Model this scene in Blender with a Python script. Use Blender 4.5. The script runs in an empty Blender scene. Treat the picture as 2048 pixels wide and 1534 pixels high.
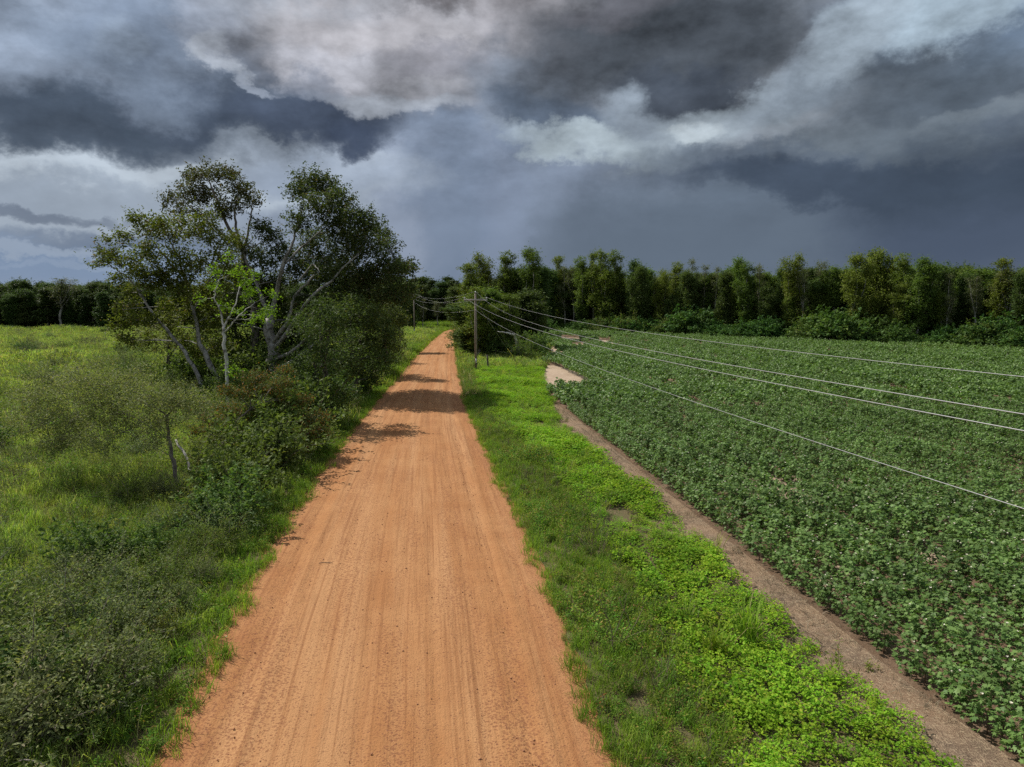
import bpy, math, random
import numpy as np
from mathutils import Vector, Matrix

SC = bpy.context.scene
COL = SC.collection
R = math.radians

# ------------------------------------------------------------------ camera
H = 8.5
PITCH = R(7.0)
F = 1365.0                                   # focal length in photo pixels (24 mm on 36 mm)
cam_d = bpy.data.cameras.new('camera'); cam_d.sensor_width = 36; cam_d.lens = 24
cam_d.clip_end = 6000; cam_d.clip_start = 0.1
cam = bpy.data.objects.new('camera', cam_d); COL.objects.link(cam)
cam.location = (0, 0, H); cam.rotation_euler = (R(90) - PITCH, 0, 0)
SC.camera = cam

def ray(px, py):
    x = (px - 1024) / F; y = -(py - 767) / F
    c, s = math.cos(PITCH), math.sin(PITCH)
    return np.array([x, c + y * s, -s + y * c])
def G(px, py, z=0.0):                        # point of the ground
    d = ray(px, py); t = (z - H) / d[2]
    return np.array([d[0] * t, d[1] * t, z])
def D(px, py, Y):                            # point at distance Y ahead
    d = ray(px, py); t = Y / d[1]
    return np.array([d[0] * t, Y, H + d[2] * t])

def lin(r, g, b, a=1.0):
    f = lambda v: ((v / 255 + 0.055) / 1.055) ** 2.4 if v > 10 else v / 255 / 12.92
    return (f(r), f(g), f(b), a)

# ------------------------------------------------------------------ light
SUN_AZ = R(-52)      # measured from straight ahead, negative = left
SUN_EL = R(48)
sd = Vector((math.sin(SUN_AZ) * math.cos(SUN_EL), math.cos(SUN_AZ) * math.cos(SUN_EL), math.sin(SUN_EL)))
sun_d = bpy.data.lights.new('sun', 'SUN'); sun_d.energy = 5.0; sun_d.angle = R(0.53); sun_d.color = (1.0, 0.95, 0.87)
sun = bpy.data.objects.new('sun', sun_d); COL.objects.link(sun)
sun.rotation_euler = sd.to_track_quat('Z', 'Y').to_euler(); sun.location = (-40, 20, 60)

vs = SC.view_settings
vs.view_transform = 'Standard'; vs.look = 'None'; vs.gamma = 1.0; vs.exposure = 0.0; vs.use_curve_mapping = False
cy = SC.cycles
cy.max_bounces = 6; cy.diffuse_bounces = 3; cy.glossy_bounces = 2; cy.transmission_bounces = 4; cy.transparent_max_bounces = 4
cy.sample_clamp_indirect = 6
cy.use_denoising = False

# ------------------------------------------------------------------ sky: a storm sky of cloud banks, by direction
world = bpy.data.worlds.new('World'); SC.world = world; world.use_nodes = True
world.cycles.sampling_method = 'MANUAL'; world.cycles.sample_map_resolution = 256
wt = world.node_tree; wn = wt.nodes; wl = wt.links
for n in list(wn): wn.remove(n)
def wmath(op, a, b=None, c=None):
    n = wn.new('ShaderNodeMath'); n.operation = op
    for i, v in enumerate((a, b, c)):
        if v is None: continue
        if hasattr(v, 'is_linked') or hasattr(v, 'node'): wl.new(v, n.inputs[i])
        else: n.inputs[i].default_value = v
    return n.outputs[0]
tc = wn.new('ShaderNodeTexCoord')
sep = wn.new('ShaderNodeSeparateXYZ'); wl.new(tc.outputs['Generated'], sep.inputs[0])
az = wmath('MULTIPLY', wmath('ARCTAN2', sep.outputs[0], sep.outputs[1]), 57.29578)
el = wmath('MULTIPLY', wmath('ARCSINE', sep.outputs[2]), 57.29578)
def wnoise(scale, detail, rough, loc=(0, 0, 0), zs=2.2, lac=2.1, dist=0.0):
    m = wn.new('ShaderNodeMapping'); m.inputs['Location'].default_value = loc; m.inputs['Scale'].default_value = (1, 1, zs)
    wl.new(tc.outputs['Generated'], m.inputs[0])
    n = wn.new('ShaderNodeTexNoise'); n.inputs['Scale'].default_value = scale; n.inputs['Detail'].default_value = detail
    n.inputs['Roughness'].default_value = rough; n.inputs['Lacunarity'].default_value = lac; n.inputs['Distortion'].default_value = dist
    wl.new(m.outputs[0], n.inputs['Vector'])
    return n
def vmath(op, a, b=None, scale=None):
    n = wn.new('ShaderNodeVectorMath'); n.operation = op
    wl.new(a, n.inputs[0])
    if b is not None:
        if isinstance(b, tuple): n.inputs[1].default_value = b
        else: wl.new(b, n.inputs[1])
    if scale is not None: n.inputs['Scale'].default_value = scale
    return n.outputs[0]
comb = wn.new('ShaderNodeCombineXYZ'); wl.new(az, comb.inputs[0]); wl.new(el, comb.inputs[1]); comb.inputs[2].default_value = 1.0
w1 = vmath('SUBTRACT', wnoise(5.5, 2, 0.5, (3.1, 0.7, 5.2), 1.9).outputs['Color'], (0.5, 0.5, 0.5))
w1 = vmath('MULTIPLY', w1, (7.5, 5.0, 0.0))
w2 = vmath('SUBTRACT', wnoise(15, 7, 0.62, (9.3, 4.7, 1.2), 1.35).outputs['Color'], (0.5, 0.5, 0.5))
w2 = vmath('MULTIPLY', w2, (5.6, 4.8, 0.0))
pos = vmath('ADD', vmath('ADD', comb.outputs[0], w1), w2)
# open sky and the overcast that goes on all round
sky = wn.new('ShaderNodeTexSky'); sky.sky_type = 'NISHITA'; sky.sun_disc = False
sky.sun_elevation = SUN_EL; sky.sun_rotation = SUN_AZ; sky.air_density = 1.0; sky.dust_density = 1.5
skys = wn.new('ShaderNodeVectorMath'); skys.operation = 'SCALE'; skys.inputs['Scale'].default_value = 0.09
wl.new(sky.outputs[0], skys.inputs[0])
over = wnoise(3.2, 4, 0.5, (1.7, 2.9, 0.3), 2.4)
ramp = wn.new('ShaderNodeValToRGB'); wl.new(over.outputs['Fac'], ramp.inputs[0])
e = ramp.color_ramp.elements
e[0].position = 0.30; e[0].color = lin(92, 102, 118)
e[1].position = 0.66; e[1].color = lin(196, 202, 210)
k = e.new(0.48); k.color = lin(150, 160, 174)
gap = wn.new('ShaderNodeMapRange'); gap.inputs['From Min'].default_value = 0.34; gap.inputs['From Max'].default_value = 0.46
gapn = wnoise(2.3, 3, 0.5, (7.7, 1.1, 3.3), 2.0); wl.new(gapn.outputs['Fac'], gap.inputs['Value'])
def wmix(f, a, b):
    n = wn.new('ShaderNodeMix'); n.data_type = 'RGBA'; n.clamp_factor = True
    if isinstance(f, float): n.inputs[0].default_value = f
    else: wl.new(f, n.inputs[0])
    for s, v in ((6, a), (7, b)):
        if isinstance(v, tuple): n.inputs[s].default_value = v
        else: wl.new(v, n.inputs[s])
    return n.outputs[2]
c = wmix(gap.outputs[0], skys.outputs[0], ramp.outputs[0])
def azel(px, py):
    d = ray(px, py); d = d / np.linalg.norm(d)
    return math.degrees(math.atan2(d[0], d[1])), math.degrees(math.asin(d[2]))
# cloud banks: centre, half widths (photo pixels), tilt, softness, colour, cover
BANKS = [
 (250, 430, 700, 170, 0, .7, (156, 168, 184), .95),
 (60, 540, 460, 70, 0, .8, (122, 142, 170), .9),
 (1000, 470, 480, 300, 0, .6, (125, 138, 158), 1.0),
 (1600, 500, 760, 190, 0, .5, (98, 111, 127), 1.0),
 (1980, 470, 360, 150, 0, .9, (72, 84, 104), .85),
 (800, 400, 120, 190, 0, .9, (148, 160, 180), .7),
 (900, 450, 70, 260, 0, .8, (110, 126, 149), .6),
 (1000, 430, 50, 200, 0, .9, (134, 148, 172), .4),
 (300, 330, 460, 85, 0, .7, (186, 198, 210), .9),
 (120, 375, 220, 34, 0, .8, (140, 153, 170), .7),
 (600, 350, 160, 36, 0, .9, (132, 146, 168), .7),
 (440, 300, 170, 14, 0, .9, (150, 162, 178), .6),
 (700, 330, 60, 40, 0, .9, (170, 182, 198), .5),
 (60, 60, 460, 200, 0, .7, (148, 162, 182), 1.0),
 (330, 165, 520, 130, 0, .55, (74, 86, 103), .97),
 (40, 235, 300, 62, 0, .5, (72, 84, 100), .95),
 (500, 225, 240, 50, 0, .5, (70, 81, 98), .9),
 (660, 250, 160, 62, 0, .45, (74, 85, 104), .97),
 (700, 280, 60, 42, 0, .45, (66, 77, 97), .85),
 (90, 60, 330, 120, 0, .9, (150, 164, 184), .9),
 (200, 130, 170, 50, 15, 1.0, (112, 126, 145), .7),
 (300, 60, 140, 90, 0, 1.0, (104, 118, 138), .7),
 (240, 95, 50, 40, 0, .9, (136, 150, 168), .6),
 (440, 70, 90, 70, 40, .6, (150, 159, 175), .85),
 (425, 95, 30, 50, 0, .6, (176, 184, 196), .7),
 (460, 140, 40, 18, 30, .6, (172, 180, 192), .8),
 (505, 175, 40, 10, 8, .7, (150, 160, 176), .7),
 (520, 100, 50, 60, 0, .6, (72, 84, 102), .7),
 (850, 80, 330, 140, 0, .6, (160, 162, 170), .97),
 (640, 120, 90, 70, 0, .55, (186, 188, 198), .85),
 (760, 205, 130, 26, 0, .7, (170, 178, 190), .85),
 (620, 175, 60, 30, 0, .8, (120, 130, 148), .6),
 (740, 60, 170, 46, 0, .9, (172, 171, 177), .8),
 (880, 110, 120, 26, -6, .9, (134, 135, 145), .7),
 (960, -15, 170, 46, 0, .7, (100, 98, 102), .95),
 (1060, 50, 130, 80, 0, .8, (174, 173, 180), .85),
 (1160, 100, 70, 60, 0, .9, (150, 148, 156), .7),
 (1060, 190, 150, 90, 20, .7, (120, 131, 147), .9),
 (1110, 235, 150, 50, 15, .5, (90, 103, 121), .9),
 (1040, 270, 60, 22, 0, .8, (112, 126, 148), .6),
 (1340, 90, 340, 140, 0, .6, (75, 82, 91), .97),
 (1400, 195, 150, 52, 0, .5, (66, 74, 86), .92),
 (1250, 30, 90, 40, 0, .9, (106, 106, 114), .6),
 (1210, 300, 200, 32, 12, .6, (174, 188, 197), .9),
 (1330, 270, 110, 46, 10, .8, (140, 153, 166), .8),
 (1450, 250, 190, 56, -22, .6, (158, 171, 182), .9),
 (1400, 270, 60, 26, -10, .6, (186, 198, 206), .8),
 (1620, 150, 140, 60, -28, .8, (140, 153, 167), .85),
 (1830, 190, 300, 140, -10, .7, (84, 95, 107), .93),
 (1890, 10, 240, 60, 0, .8, (166, 184, 198), .9),
 (1720, 50, 120, 70, -30, .9, (158, 172, 185), .8),
 (1960, 230, 170, 26, -8, .8, (120, 131, 141), .7),
 (1560, 290, 160, 40, -8, .8, (122, 133, 145), .7),
 (1740, 290, 260, 44, -5, .8, (104, 115, 126), .8),
 (1500, 335, 260, 36, 4, .8, (92, 104, 120), .85),
 (1720, 365, 480, 44, 3, .5, (68, 80, 97), .92),
 (1960, 350, 300, 90, 0, .9, (66, 78, 94), .7),
 (110, 450, 150, 34, 0, .6, (160, 172, 186), .75),
 (60, 415, 150, 18, 0, .7, (98, 110, 129), .75),
 (250, 480, 190, 22, 0, .8, (100, 115, 138), .75),
 (60, 500, 220, 12, 0, .7, (158, 171, 188), .6),
 (160, 530, 160, 8, 0, .8, (146, 162, 184), .5),
]
for (px, py, rx, ry, rot, soft, colr, cover) in BANKS:
    a0, e0 = azel(px, py); a1, _ = azel(px + rx, py); _, e1 = azel(px, py - ry)
    sx, sy = abs(a1 - a0), abs(e1 - e0)
    if rot == 0:
        q = wn.new('ShaderNodeVectorMath'); q.operation = 'MULTIPLY_ADD'; wl.new(pos, q.inputs[0])
        q.inputs[1].default_value = (1 / sx, 1 / sy, 0); q.inputs[2].default_value = (-a0 / sx, -e0 / sy, 0)
        L = wn.new('ShaderNodeVectorMath'); L.operation = 'DOT_PRODUCT'; wl.new(q.outputs[0], L.inputs[0]); wl.new(q.outputs[0], L.inputs[1])
        d2 = L.outputs['Value']
    else:
        cr, sr = math.cos(R(rot)), math.sin(R(rot))
        def row(a, b, s_):
            n = wn.new('ShaderNodeVectorMath'); n.operation = 'DOT_PRODUCT'; wl.new(pos, n.inputs[0])
            n.inputs[1].default_value = (a / s_, b / s_, -(a * a0 + b * e0) / s_)
            return n.outputs['Value']
        uu, vv = row(cr, -sr, sx), row(sr, cr, sy)
        d2 = wmath('MULTIPLY_ADD', uu, uu, wmath('MULTIPLY', vv, vv))
    mr = wn.new('ShaderNodeMapRange'); mr.interpolation_type = 'SMOOTHSTEP'
    mr.inputs['From Min'].default_value = (1 + soft * .6) ** 2; mr.inputs['From Max'].default_value = max(0.0, 1 - soft) ** 2
    mr.inputs['To Min'].default_value = 0; mr.inputs['To Max'].default_value = cover
    wl.new(d2, mr.inputs['Value'])
    c = wmix(mr.outputs[0], c, lin(*colr))
# billows: fine light and dark over the banks, fading into the rain near the horizon
b1 = wnoise(8, 6, 0.58, (4.2, 8.8, 2.1), 1.8)
b2 = wnoise(8, 6, 0.58, (4.2 - .028, 8.8 + .012, 2.1 + .055), 1.8)
relief = wmath('SUBTRACT', b1.outputs['Fac'], b2.outputs['Fac'])
bb = wmath('MULTIPLY_ADD', relief, 1.5, wmath('MULTIPLY', wmath('SUBTRACT', b1.outputs['Fac'], 0.5), 0.8))
fade = wn.new('ShaderNodeMapRange'); wl.new(el, fade.inputs['Value'])
fade.inputs['From Min'].default_value = 5; fade.inputs['From Max'].default_value = 16
fade.inputs['To Min'].default_value = 0.08; fade.inputs['To Max'].default_value = 1.0
bb = wmath('ADD', wmath('MULTIPLY', bb, fade.outputs[0]), 1.0)
vm = wn.new('ShaderNodeVectorMath'); vm.operation = 'SCALE'; wl.new(c, vm.inputs[0]); wl.new(bb, vm.inputs['Scale'])
bg = wn.new('ShaderNodeBackground'); wl.new(vm.outputs[0], bg.inputs[0]); bg.inputs[1].default_value = 1.0
wo = wn.new('ShaderNodeOutputWorld'); wl.new(bg.outputs[0], wo.inputs[0])

# ------------------------------------------------------------------ helpers
rng = np.random.default_rng(7)
def tag(o, label=None, cat=None, group=None, kind=None):
    if label: o['label'] = label
    if cat: o['category'] = cat
    if group: o['group'] = group
    if kind: o['kind'] = kind
    return o
def link(o, parent=None):
    COL.objects.link(o)
    if parent is not None: o.parent = parent
    return o
def empty(name, loc, rz=0.0, scale=1.0):
    o = bpy.data.objects.new(name, None); o.empty_display_size = 0.3
    o.location = loc; o.rotation_euler = (0, 0, rz); o.scale = (scale,) * 3 if not isinstance(scale, tuple) else scale
    return link(o)
def mk_mesh(name, verts, tris=None, quads=None, mats=(), mi=None, smooth=False):
    me = bpy.data.meshes.new(name)
    verts = np.asarray(verts, np.float32).reshape(-1, 3)
    nt = 0 if tris is None else len(tris); nq = 0 if quads is None else len(quads)
    me.vertices.add(len(verts)); me.vertices.foreach_set('co', verts.ravel())
    idx = []
    if nt: idx.append(np.asarray(tris, np.int32).ravel())
    if nq: idx.append(np.asarray(quads, np.int32).ravel())
    idx = np.concatenate(idx)
    me.loops.add(len(idx)); me.loops.foreach_set('vertex_index', idx)
    me.polygons.add(nt + nq)
    ls = np.concatenate([np.arange(nt) * 3, nt * 3 + np.arange(nq) * 4]).astype(np.int32)
    me.polygons.foreach_set('loop_start', ls)
    for m in mats: me.materials.append(m)
    if mi is not None: me.polygons.foreach_set('material_index', np.asarray(mi, np.int32))
    if smooth: me.polygons.foreach_set('use_smooth', np.ones(nt + nq, bool))
    me.update(calc_edges=True); me.validate()
    return me
def mobj(name, me, parent=None):
    return link(bpy.data.objects.new(name, me), parent)
class MB:                                    # collects tris and quads
    def __init__(s): s.v = []; s.t = []; s.q = []; s.n = 0
    def add(s, v, t=None, q=None):
        v = np.asarray(v, float).reshape(-1, 3)
        if t is not None and len(t): s.t.append(np.asarray(t, int) + s.n)
        if q is not None and len(q): s.q.append(np.asarray(q, int) + s.n)
        s.v.append(v); s.n += len(v)
    def mesh(s, name, mats, smooth=False):
        return mk_mesh(name, np.concatenate(s.v), np.concatenate(s.t) if s.t else None, np.concatenate(s.q) if s.q else None, mats, smooth=smooth)
def nrm(a): return a / np.maximum(np.linalg.norm(a, axis=-1, keepdims=True), 1e-9)
def add_tube(mb, pts, rad, sides=6, cap=True):
    pts = np.asarray(pts, float); n = len(pts)
    rad = np.broadcast_to(np.asarray(rad, float), (n,))
    tg = nrm(np.gradient(pts, axis=0))
    ref = np.array([0.0, 0, 1.0]) if abs(tg[0][2]) < .9 else np.array([1.0, 0, 0])
    a = np.arange(sides) * 2 * np.pi / sides
    V = []
    for i in range(n):
        u = np.cross(tg[i], ref); u /= max(np.linalg.norm(u), 1e-6); w = np.cross(tg[i], u); ref = np.cross(u, tg[i])
        V.append(pts[i] + rad[i] * (np.cos(a)[:, None] * u + np.sin(a)[:, None] * w))
    Q = []
    for i in range(n - 1):
        for k in range(sides):
            k2 = (k + 1) % sides
            Q.append((i * sides + k, i * sides + k2, (i + 1) * sides + k2, (i + 1) * sides + k))
    V = np.concatenate(V); T = []
    if cap:
        V = np.concatenate([V, pts[:1], pts[-1:]]); b = n * sides
        for k in range(sides):
            k2 = (k + 1) % sides
            T.append((k2, k, b)); T.append(((n - 1) * sides + k, (n - 1) * sides + k2, b + 1))
    mb.add(V, T, Q)
def add_box(mb, c, s, rot=None):
    v = np.array([(x, y, z) for x in (-.5, .5) for y in (-.5, .5) for z in (-.5, .5)]) * np.asarray(s)
    if rot is not None: v = v @ np.asarray(rot).T
    mb.add(v + np.asarray(c), None, [(0, 1, 3, 2), (4, 6, 7, 5), (0, 4, 5, 1), (2, 3, 7, 6), (0, 2, 6, 4), (1, 5, 7, 3)])
def path(pts, n=10, wob=0.0, r=rng):         # smooth curve through points
    p = np.asarray(pts, float)
    if len(p) == 2: q = p[:1] + (p[1:] - p[:1]) * np.linspace(0, 1, n)[:, None]
    else:
        e = np.concatenate([2 * p[:1] - p[1:2], p, 2 * p[-1:] - p[-2:-1]])
        q = []
        seg = len(p) - 1
        for t in np.linspace(0, seg - 1e-6, n):
            i = int(t); f = t - i; a, b, c_, d = e[i:i + 4]
            q.append(.5 * (2 * b + (c_ - a) * f + (2 * a - 5 * b + 4 * c_ - d) * f * f + (3 * b - a - 3 * c_ + d) * f ** 3))
        q = np.array(q)
    if wob: q[1:-1] += r.normal(0, wob, q[1:-1].shape)
    return q
def leaf_cards(c, size, aspect=.55, r=rng, up=0.4, fold=.12, droop=0.0, tdir=None):
    """one small folded leaf (two triangles) per centre"""
    n = len(c); size = np.broadcast_to(np.asarray(size, float), (n,))[:, None]
    nn = r.normal(size=(n, 3)); nn = nrm(nn); nn[:, 2] = np.abs(nn[:, 2]) + up; nn = nrm(nn)
    t = r.normal(size=(n, 3)) if tdir is None else tdir + r.normal(0, .35, (n, 3))
    t[:, 2] -= droop
    t = nrm(t - (t * nn).sum(1, keepdims=True) * nn); b = np.cross(nn, t)
    V = np.stack([c - t * size * .5, c + b * size * aspect * .5 + nn * size * fold, c + t * size * .5, c - b * size * aspect * .5 + nn * size * fold], 1).reshape(-1, 3)
    i = np.arange(n)[:, None] * 4
    T = np.concatenate([i + np.array([[0, 1, 2]]), i + np.array([[0, 2, 3]])])
    return V, T
def sphere_dirs(n, r): return nrm(r.normal(size=(n, 3)))

# ------------------------------------------------------------------ materials
def new_mat(name):
    m = bpy.data.materials.new(name); m.use_nodes = True; nt = m.node_tree
    for n in list(nt.nodes): nt.nodes.remove(n)
    return m, nt, nt.nodes.new('ShaderNodeOutputMaterial')
def N(nt, t, **kw):
    n = nt.nodes.new(t)
    for k_, v in kw.items(): setattr(n, k_, v)
    return n
def mixc(nt, f, a, b, mode='MIX'):
    n = N(nt, 'ShaderNodeMix', data_type='RGBA', blend_type=mode)
    for s, v in ((0, f), (6, a), (7, b)):
        if hasattr(v, 'links'): nt.links.new(v, n.inputs[s])
        else: n.inputs[s].default_value = v if s == 0 else (*v[:3], 1)
    return n.outputs[2]
def mth(nt, op, a, b=0.0, c_=0.0):
    n = N(nt, 'ShaderNodeMath', operation=op)
    for i, v in enumerate((a, b, c_)):
        if hasattr(v, 'links'): nt.links.new(v, n.inputs[i])
        else: n.inputs[i].default_value = v
    return n.outputs[0]
def noise(nt, vec, scale, detail=3, rough=.55, dist=0.0, col=False):
    n = N(nt, 'ShaderNodeTexNoise'); n.inputs['Scale'].default_value = scale; n.inputs['Detail'].default_value = detail
    n.inputs['Roughness'].default_value = rough; n.inputs['Distortion'].default_value = dist
    if vec is not None: nt.links.new(vec, n.inputs['Vector'])
    return n.outputs['Color' if col else 'Fac']
def mrange(nt, v, a, b, c_=0.0, d=1.0, smooth=True):
    n = N(nt, 'ShaderNodeMapRange'); n.interpolation_type = 'SMOOTHSTEP' if smooth else 'LINEAR'
    nt.links.new(v, n.inputs['Value'])
    for i, x in zip((1, 2, 3, 4), (a, b, c_, d)): n.inputs[i].default_value = x
    return n.outputs[0]
def leaf_mat(name, c1, c2, c3=None, f3=.06, trans=.3, rough=.6, hue=.0, patch=0.0, spec=.10):
    """leaf colours vary leaf by leaf (c1..c2, a few c3) and plant by plant"""
    m, nt, out = new_mat(name); lk = nt.links
    geo = N(nt, 'ShaderNodeNewGeometry'); oi = N(nt, 'ShaderNodeObjectInfo')
    col = mixc(nt, geo.outputs['Random Per Island'], c1, c2)
    if c3 is not None:
        wn_ = N(nt, 'ShaderNodeTexWhiteNoise', noise_dimensions='1D'); lk.new(geo.outputs['Random Per Island'], wn_.inputs['W'])
        col = mixc(nt, mth(nt, 'LESS_THAN', wn_.outputs['Value'], f3), col, c3)
    hv = N(nt, 'ShaderNodeHueSaturation')
    hv.inputs['Hue'].default_value = .5
    lk.new(mth(nt, 'MULTIPLY_ADD', oi.outputs['Random'], hue, .5 - hue / 2), hv.inputs['Hue'])
    wn2 = N(nt, 'ShaderNodeTexWhiteNoise', noise_dimensions='1D'); lk.new(oi.outputs['Random'], wn2.inputs['W'])
    lk.new(mth(nt, 'MULTIPLY_ADD', wn2.outputs['Value'], .36, .82), hv.inputs['Value'])
    lk.new(col, hv.inputs['Color']); col = hv.outputs[0]
    if patch:
        p = noise(nt, geo.outputs['Position'], .35, 3)
        p2 = mrange(nt, p, .35, .65, 1 - patch, 1 + patch)
        vmn = N(nt, 'ShaderNodeVectorMath', operation='SCALE'); lk.new(col, vmn.inputs[0]); lk.new(p2, vmn.inputs['Scale']); col = vmn.outputs[0]
    bs = N(nt, 'ShaderNodeBsdfPrincipled'); lk.new(col, bs.inputs['Base Color']); bs.inputs['Roughness'].default_value = rough
    bs.inputs['Specular IOR Level'].default_value = spec
    tr = N(nt, 'ShaderNodeBsdfTranslucent')
    tcol = mixc(nt, 1.0, col, (1.15, 1.25, .55), 'MULTIPLY'); lk.new(tcol, tr.inputs['Color'])
    mx = N(nt, 'ShaderNodeMixShader'); mx.inputs[0].default_value = trans
    lk.new(bs.outputs[0], mx.inputs[1]); lk.new(tr.outputs[0], mx.inputs[2]); lk.new(mx.outputs[0], out.inputs[0])
    return m
def bark_mat(name, c1, c2, scale=3.0, lich=None):
    m, nt, out = new_mat(name); lk = nt.links
    geo = N(nt, 'ShaderNodeNewGeometry')
    mp = N(nt, 'ShaderNodeMapping'); mp.inputs['Scale'].default_value = (1, 1, .35); lk.new(geo.outputs['Position'], mp.inputs[0])
    n1 = noise(nt, mp.outputs[0], scale * 3, 5, .65)
    col = mixc(nt, mrange(nt, n1, .35, .65), c1, c2)
    if lich is not None: col = mixc(nt, mrange(nt, noise(nt, geo.outputs['Position'], scale, 4), .52, .62), col, lich)
    bs = N(nt, 'ShaderNodeBsdfPrincipled'); lk.new(col, bs.inputs['Base Color']); bs.inputs['Roughness'].default_value = .9
    bp = N(nt, 'ShaderNodeBump'); bp.inputs['Strength'].default_value = .6; bp.inputs['Distance'].default_value = .03
    lk.new(n1, bp.inputs['Height']); lk.new(bp.outputs[0], bs.inputs['Normal']); lk.new(bs.outputs[0], out.inputs[0])
    return m
def soil_mat(name, cols, scale=1.0, bump=.03, litter=None, litf=.5):
    m, nt, out = new_mat(name); lk = nt.links
    geo = N(nt, 'ShaderNodeNewGeometry'); P = geo.outputs['Position']
    a, b, c_ = cols
    col = mixc(nt, mrange(nt, noise(nt, P, .18 * scale, 5, .6), .35, .65), a, b)
    col = mixc(nt, mrange(nt, noise(nt, P, 1.3 * scale, 6, .65), .45, .7), col, c_)
    sp = noise(nt, P, 34, 3, .7)
    col = mixc(nt, mrange(nt, sp, .36, .64), mixc(nt, 1.0, col, (.7, .68, .66), 'MULTIPLY'), col)
    h = sp
    if litter is not None:                   # straw and dead leaves lying about
        mp = N(nt, 'ShaderNodeMapping'); mp.inputs['Scale'].default_value = (14, 3, 1); mp.inputs['Rotation'].default_value = (0, 0, .5); lk.new(P, mp.inputs[0])
        mp2 = N(nt, 'ShaderNodeMapping'); mp2.inputs['Scale'].default_value = (3, 15, 1); mp2.inputs['Rotation'].default_value = (0, 0, .9); lk.new(P, mp2.inputs[0])
        l1 = noise(nt, mp.outputs[0], 2.2, 3, .6); l2 = noise(nt, mp2.outputs[0], 2.2, 3, .6)
        lm = mth(nt, 'MAXIMUM', l1, l2)
        col = mixc(nt, mth(nt, 'MULTIPLY', mrange(nt, lm, .53, .66), litf), col, litter)
        h = mth(nt, 'ADD', h, lm)
    bs = N(nt, 'ShaderNodeBsdfPrincipled'); lk.new(col, bs.inputs['Base Color']); bs.inputs['Roughness'].default_value = .95
    bs.inputs['Specular IOR Level'].default_value = .15
    bp = N(nt, 'ShaderNodeBump'); bp.inputs['Strength'].default_value = .8; bp.inputs['Distance'].default_value = bump
    lk.new(h, bp.inputs['Height']); lk.new(bp.outputs[0], bs.inputs['Normal']); lk.new(bs.outputs[0], out.inputs[0])
    return m
def plain_mat(name, col, rough=.6, metal=0.0, var=.15):
    m, nt, out = new_mat(name); lk = nt.links
    geo = N(nt, 'ShaderNodeNewGeometry')
    f = noise(nt, geo.outputs['Position'], 9, 4)
    c_ = mixc(nt, f, tuple(v * (1 - var) for v in col), tuple(min(1, v * (1 + var)) for v in col))
    bs = N(nt, 'ShaderNodeBsdfPrincipled'); lk.new(c_, bs.inputs['Base Color']); bs.inputs['Roughness'].default_value = rough; bs.inputs['Metallic'].default_value = metal
    lk.new(bs.outputs[0], out.inputs[0]); return m

M = {}
M['oak'] = leaf_mat('oak_leaves', (.060, .088, .030), (.125, .155, .055), (.17, .135, .06), .05, .32, hue=.02)
M['oak_brown'] = leaf_mat('oak_leaves_brownish', (.072, .085, .034), (.128, .138, .054), (.18, .13, .065), .12, .32)
M['olive'] = leaf_mat('olive_leaves', (.100, .130, .024), (.170, .195, .042), (.17, .12, .055), .06, .36)
M['bright'] = leaf_mat('young_leaves', (.13, .24, .02), (.21, .32, .03), None, 0, .4)
M['road_tree'] = leaf_mat('roadside_leaves', (.062, .096, .028), (.125, .165, .050), (.16, .16, .07), .05, .32, hue=.03)
M['mimosa'] = leaf_mat('mimosa_leaves', (.070, .100, .028), (.130, .150, .050), (.26, .12, .035), .16, .30)
M['pod'] = leaf_mat('seed_pods', (.30, .14, .04), (.42, .22, .07), None, 0, .3)
M['grey'] = leaf_mat('grey_green_leaves', (.130, .170, .070), (.240, .280, .125), (.30, .28, .15), .07, .36, hue=.06)
M['shrub_dark'] = leaf_mat('dark_shrub_leaves', (.070, .120, .030), (.145, .210, .055), (.18, .22, .06), .06, .34, hue=.05)
M['shrub_olive'] = leaf_mat('olive_shrub_leaves', (.115, .165, .036), (.195, .250, .058), (.24, .19, .08), .06, .36, hue=.06)
M['cotton'] = leaf_mat('cotton_leaves', (.085, .165, .042), (.185, .285, .082), (.22, .13, .05), .008, .28, rough=.5, patch=.16, spec=.2)
M['cover'] = leaf_mat('lime_leaves', (.180, .340, .020), (.285, .460, .036), (.36, .44, .05), .10, .40, hue=.04, patch=.18)
M['weed'] = leaf_mat('weed_leaves', (.130, .225, .028), (.215, .330, .048), (.32, .22, .07), .07, .40, hue=.07, patch=.2)
M['grass'] = leaf_mat('grass_blades', (.230, .310, .060), (.340, .415, .115), (.44, .38, .22), .16, .46, hue=.06, patch=.25)
M['grass_verge'] = leaf_mat('verge_grass_blades', (.150, .250, .026), (.220, .320, .044), (.32, .27, .12), .07, .42, hue=.04, patch=.18)
M['straw'] = leaf_mat('dry_stalks', (.19, .15, .10), (.28, .23, .16), (.10, .08, .06), .2, .15)
M['fennel'] = leaf_mat('feathery_weed', (.195, .275, .055), (.300, .375, .100), (.32, .26, .13), .07, .42, hue=.07, patch=.2)
M['sumac'] = leaf_mat('thicket_leaves', (.055, .120, .030), (.115, .200, .055), (.15, .23, .05), .1, .30, hue=.04)
M['wood_a'] = leaf_mat('woodland_green', (.090, .140, .028), (.170, .230, .054), (.20, .23, .06), .06, .36, hue=.04)
M['wood_b'] = leaf_mat('woodland_dark', (.058, .100, .028), (.115, .165, .048), (.13, .15, .05), .06, .32, hue=.04)
M['wood_c'] = leaf_mat('woodland_grey', (.100, .120, .055), (.165, .185, .088), (.18, .16, .09), .12, .32, hue=.02)
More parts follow.
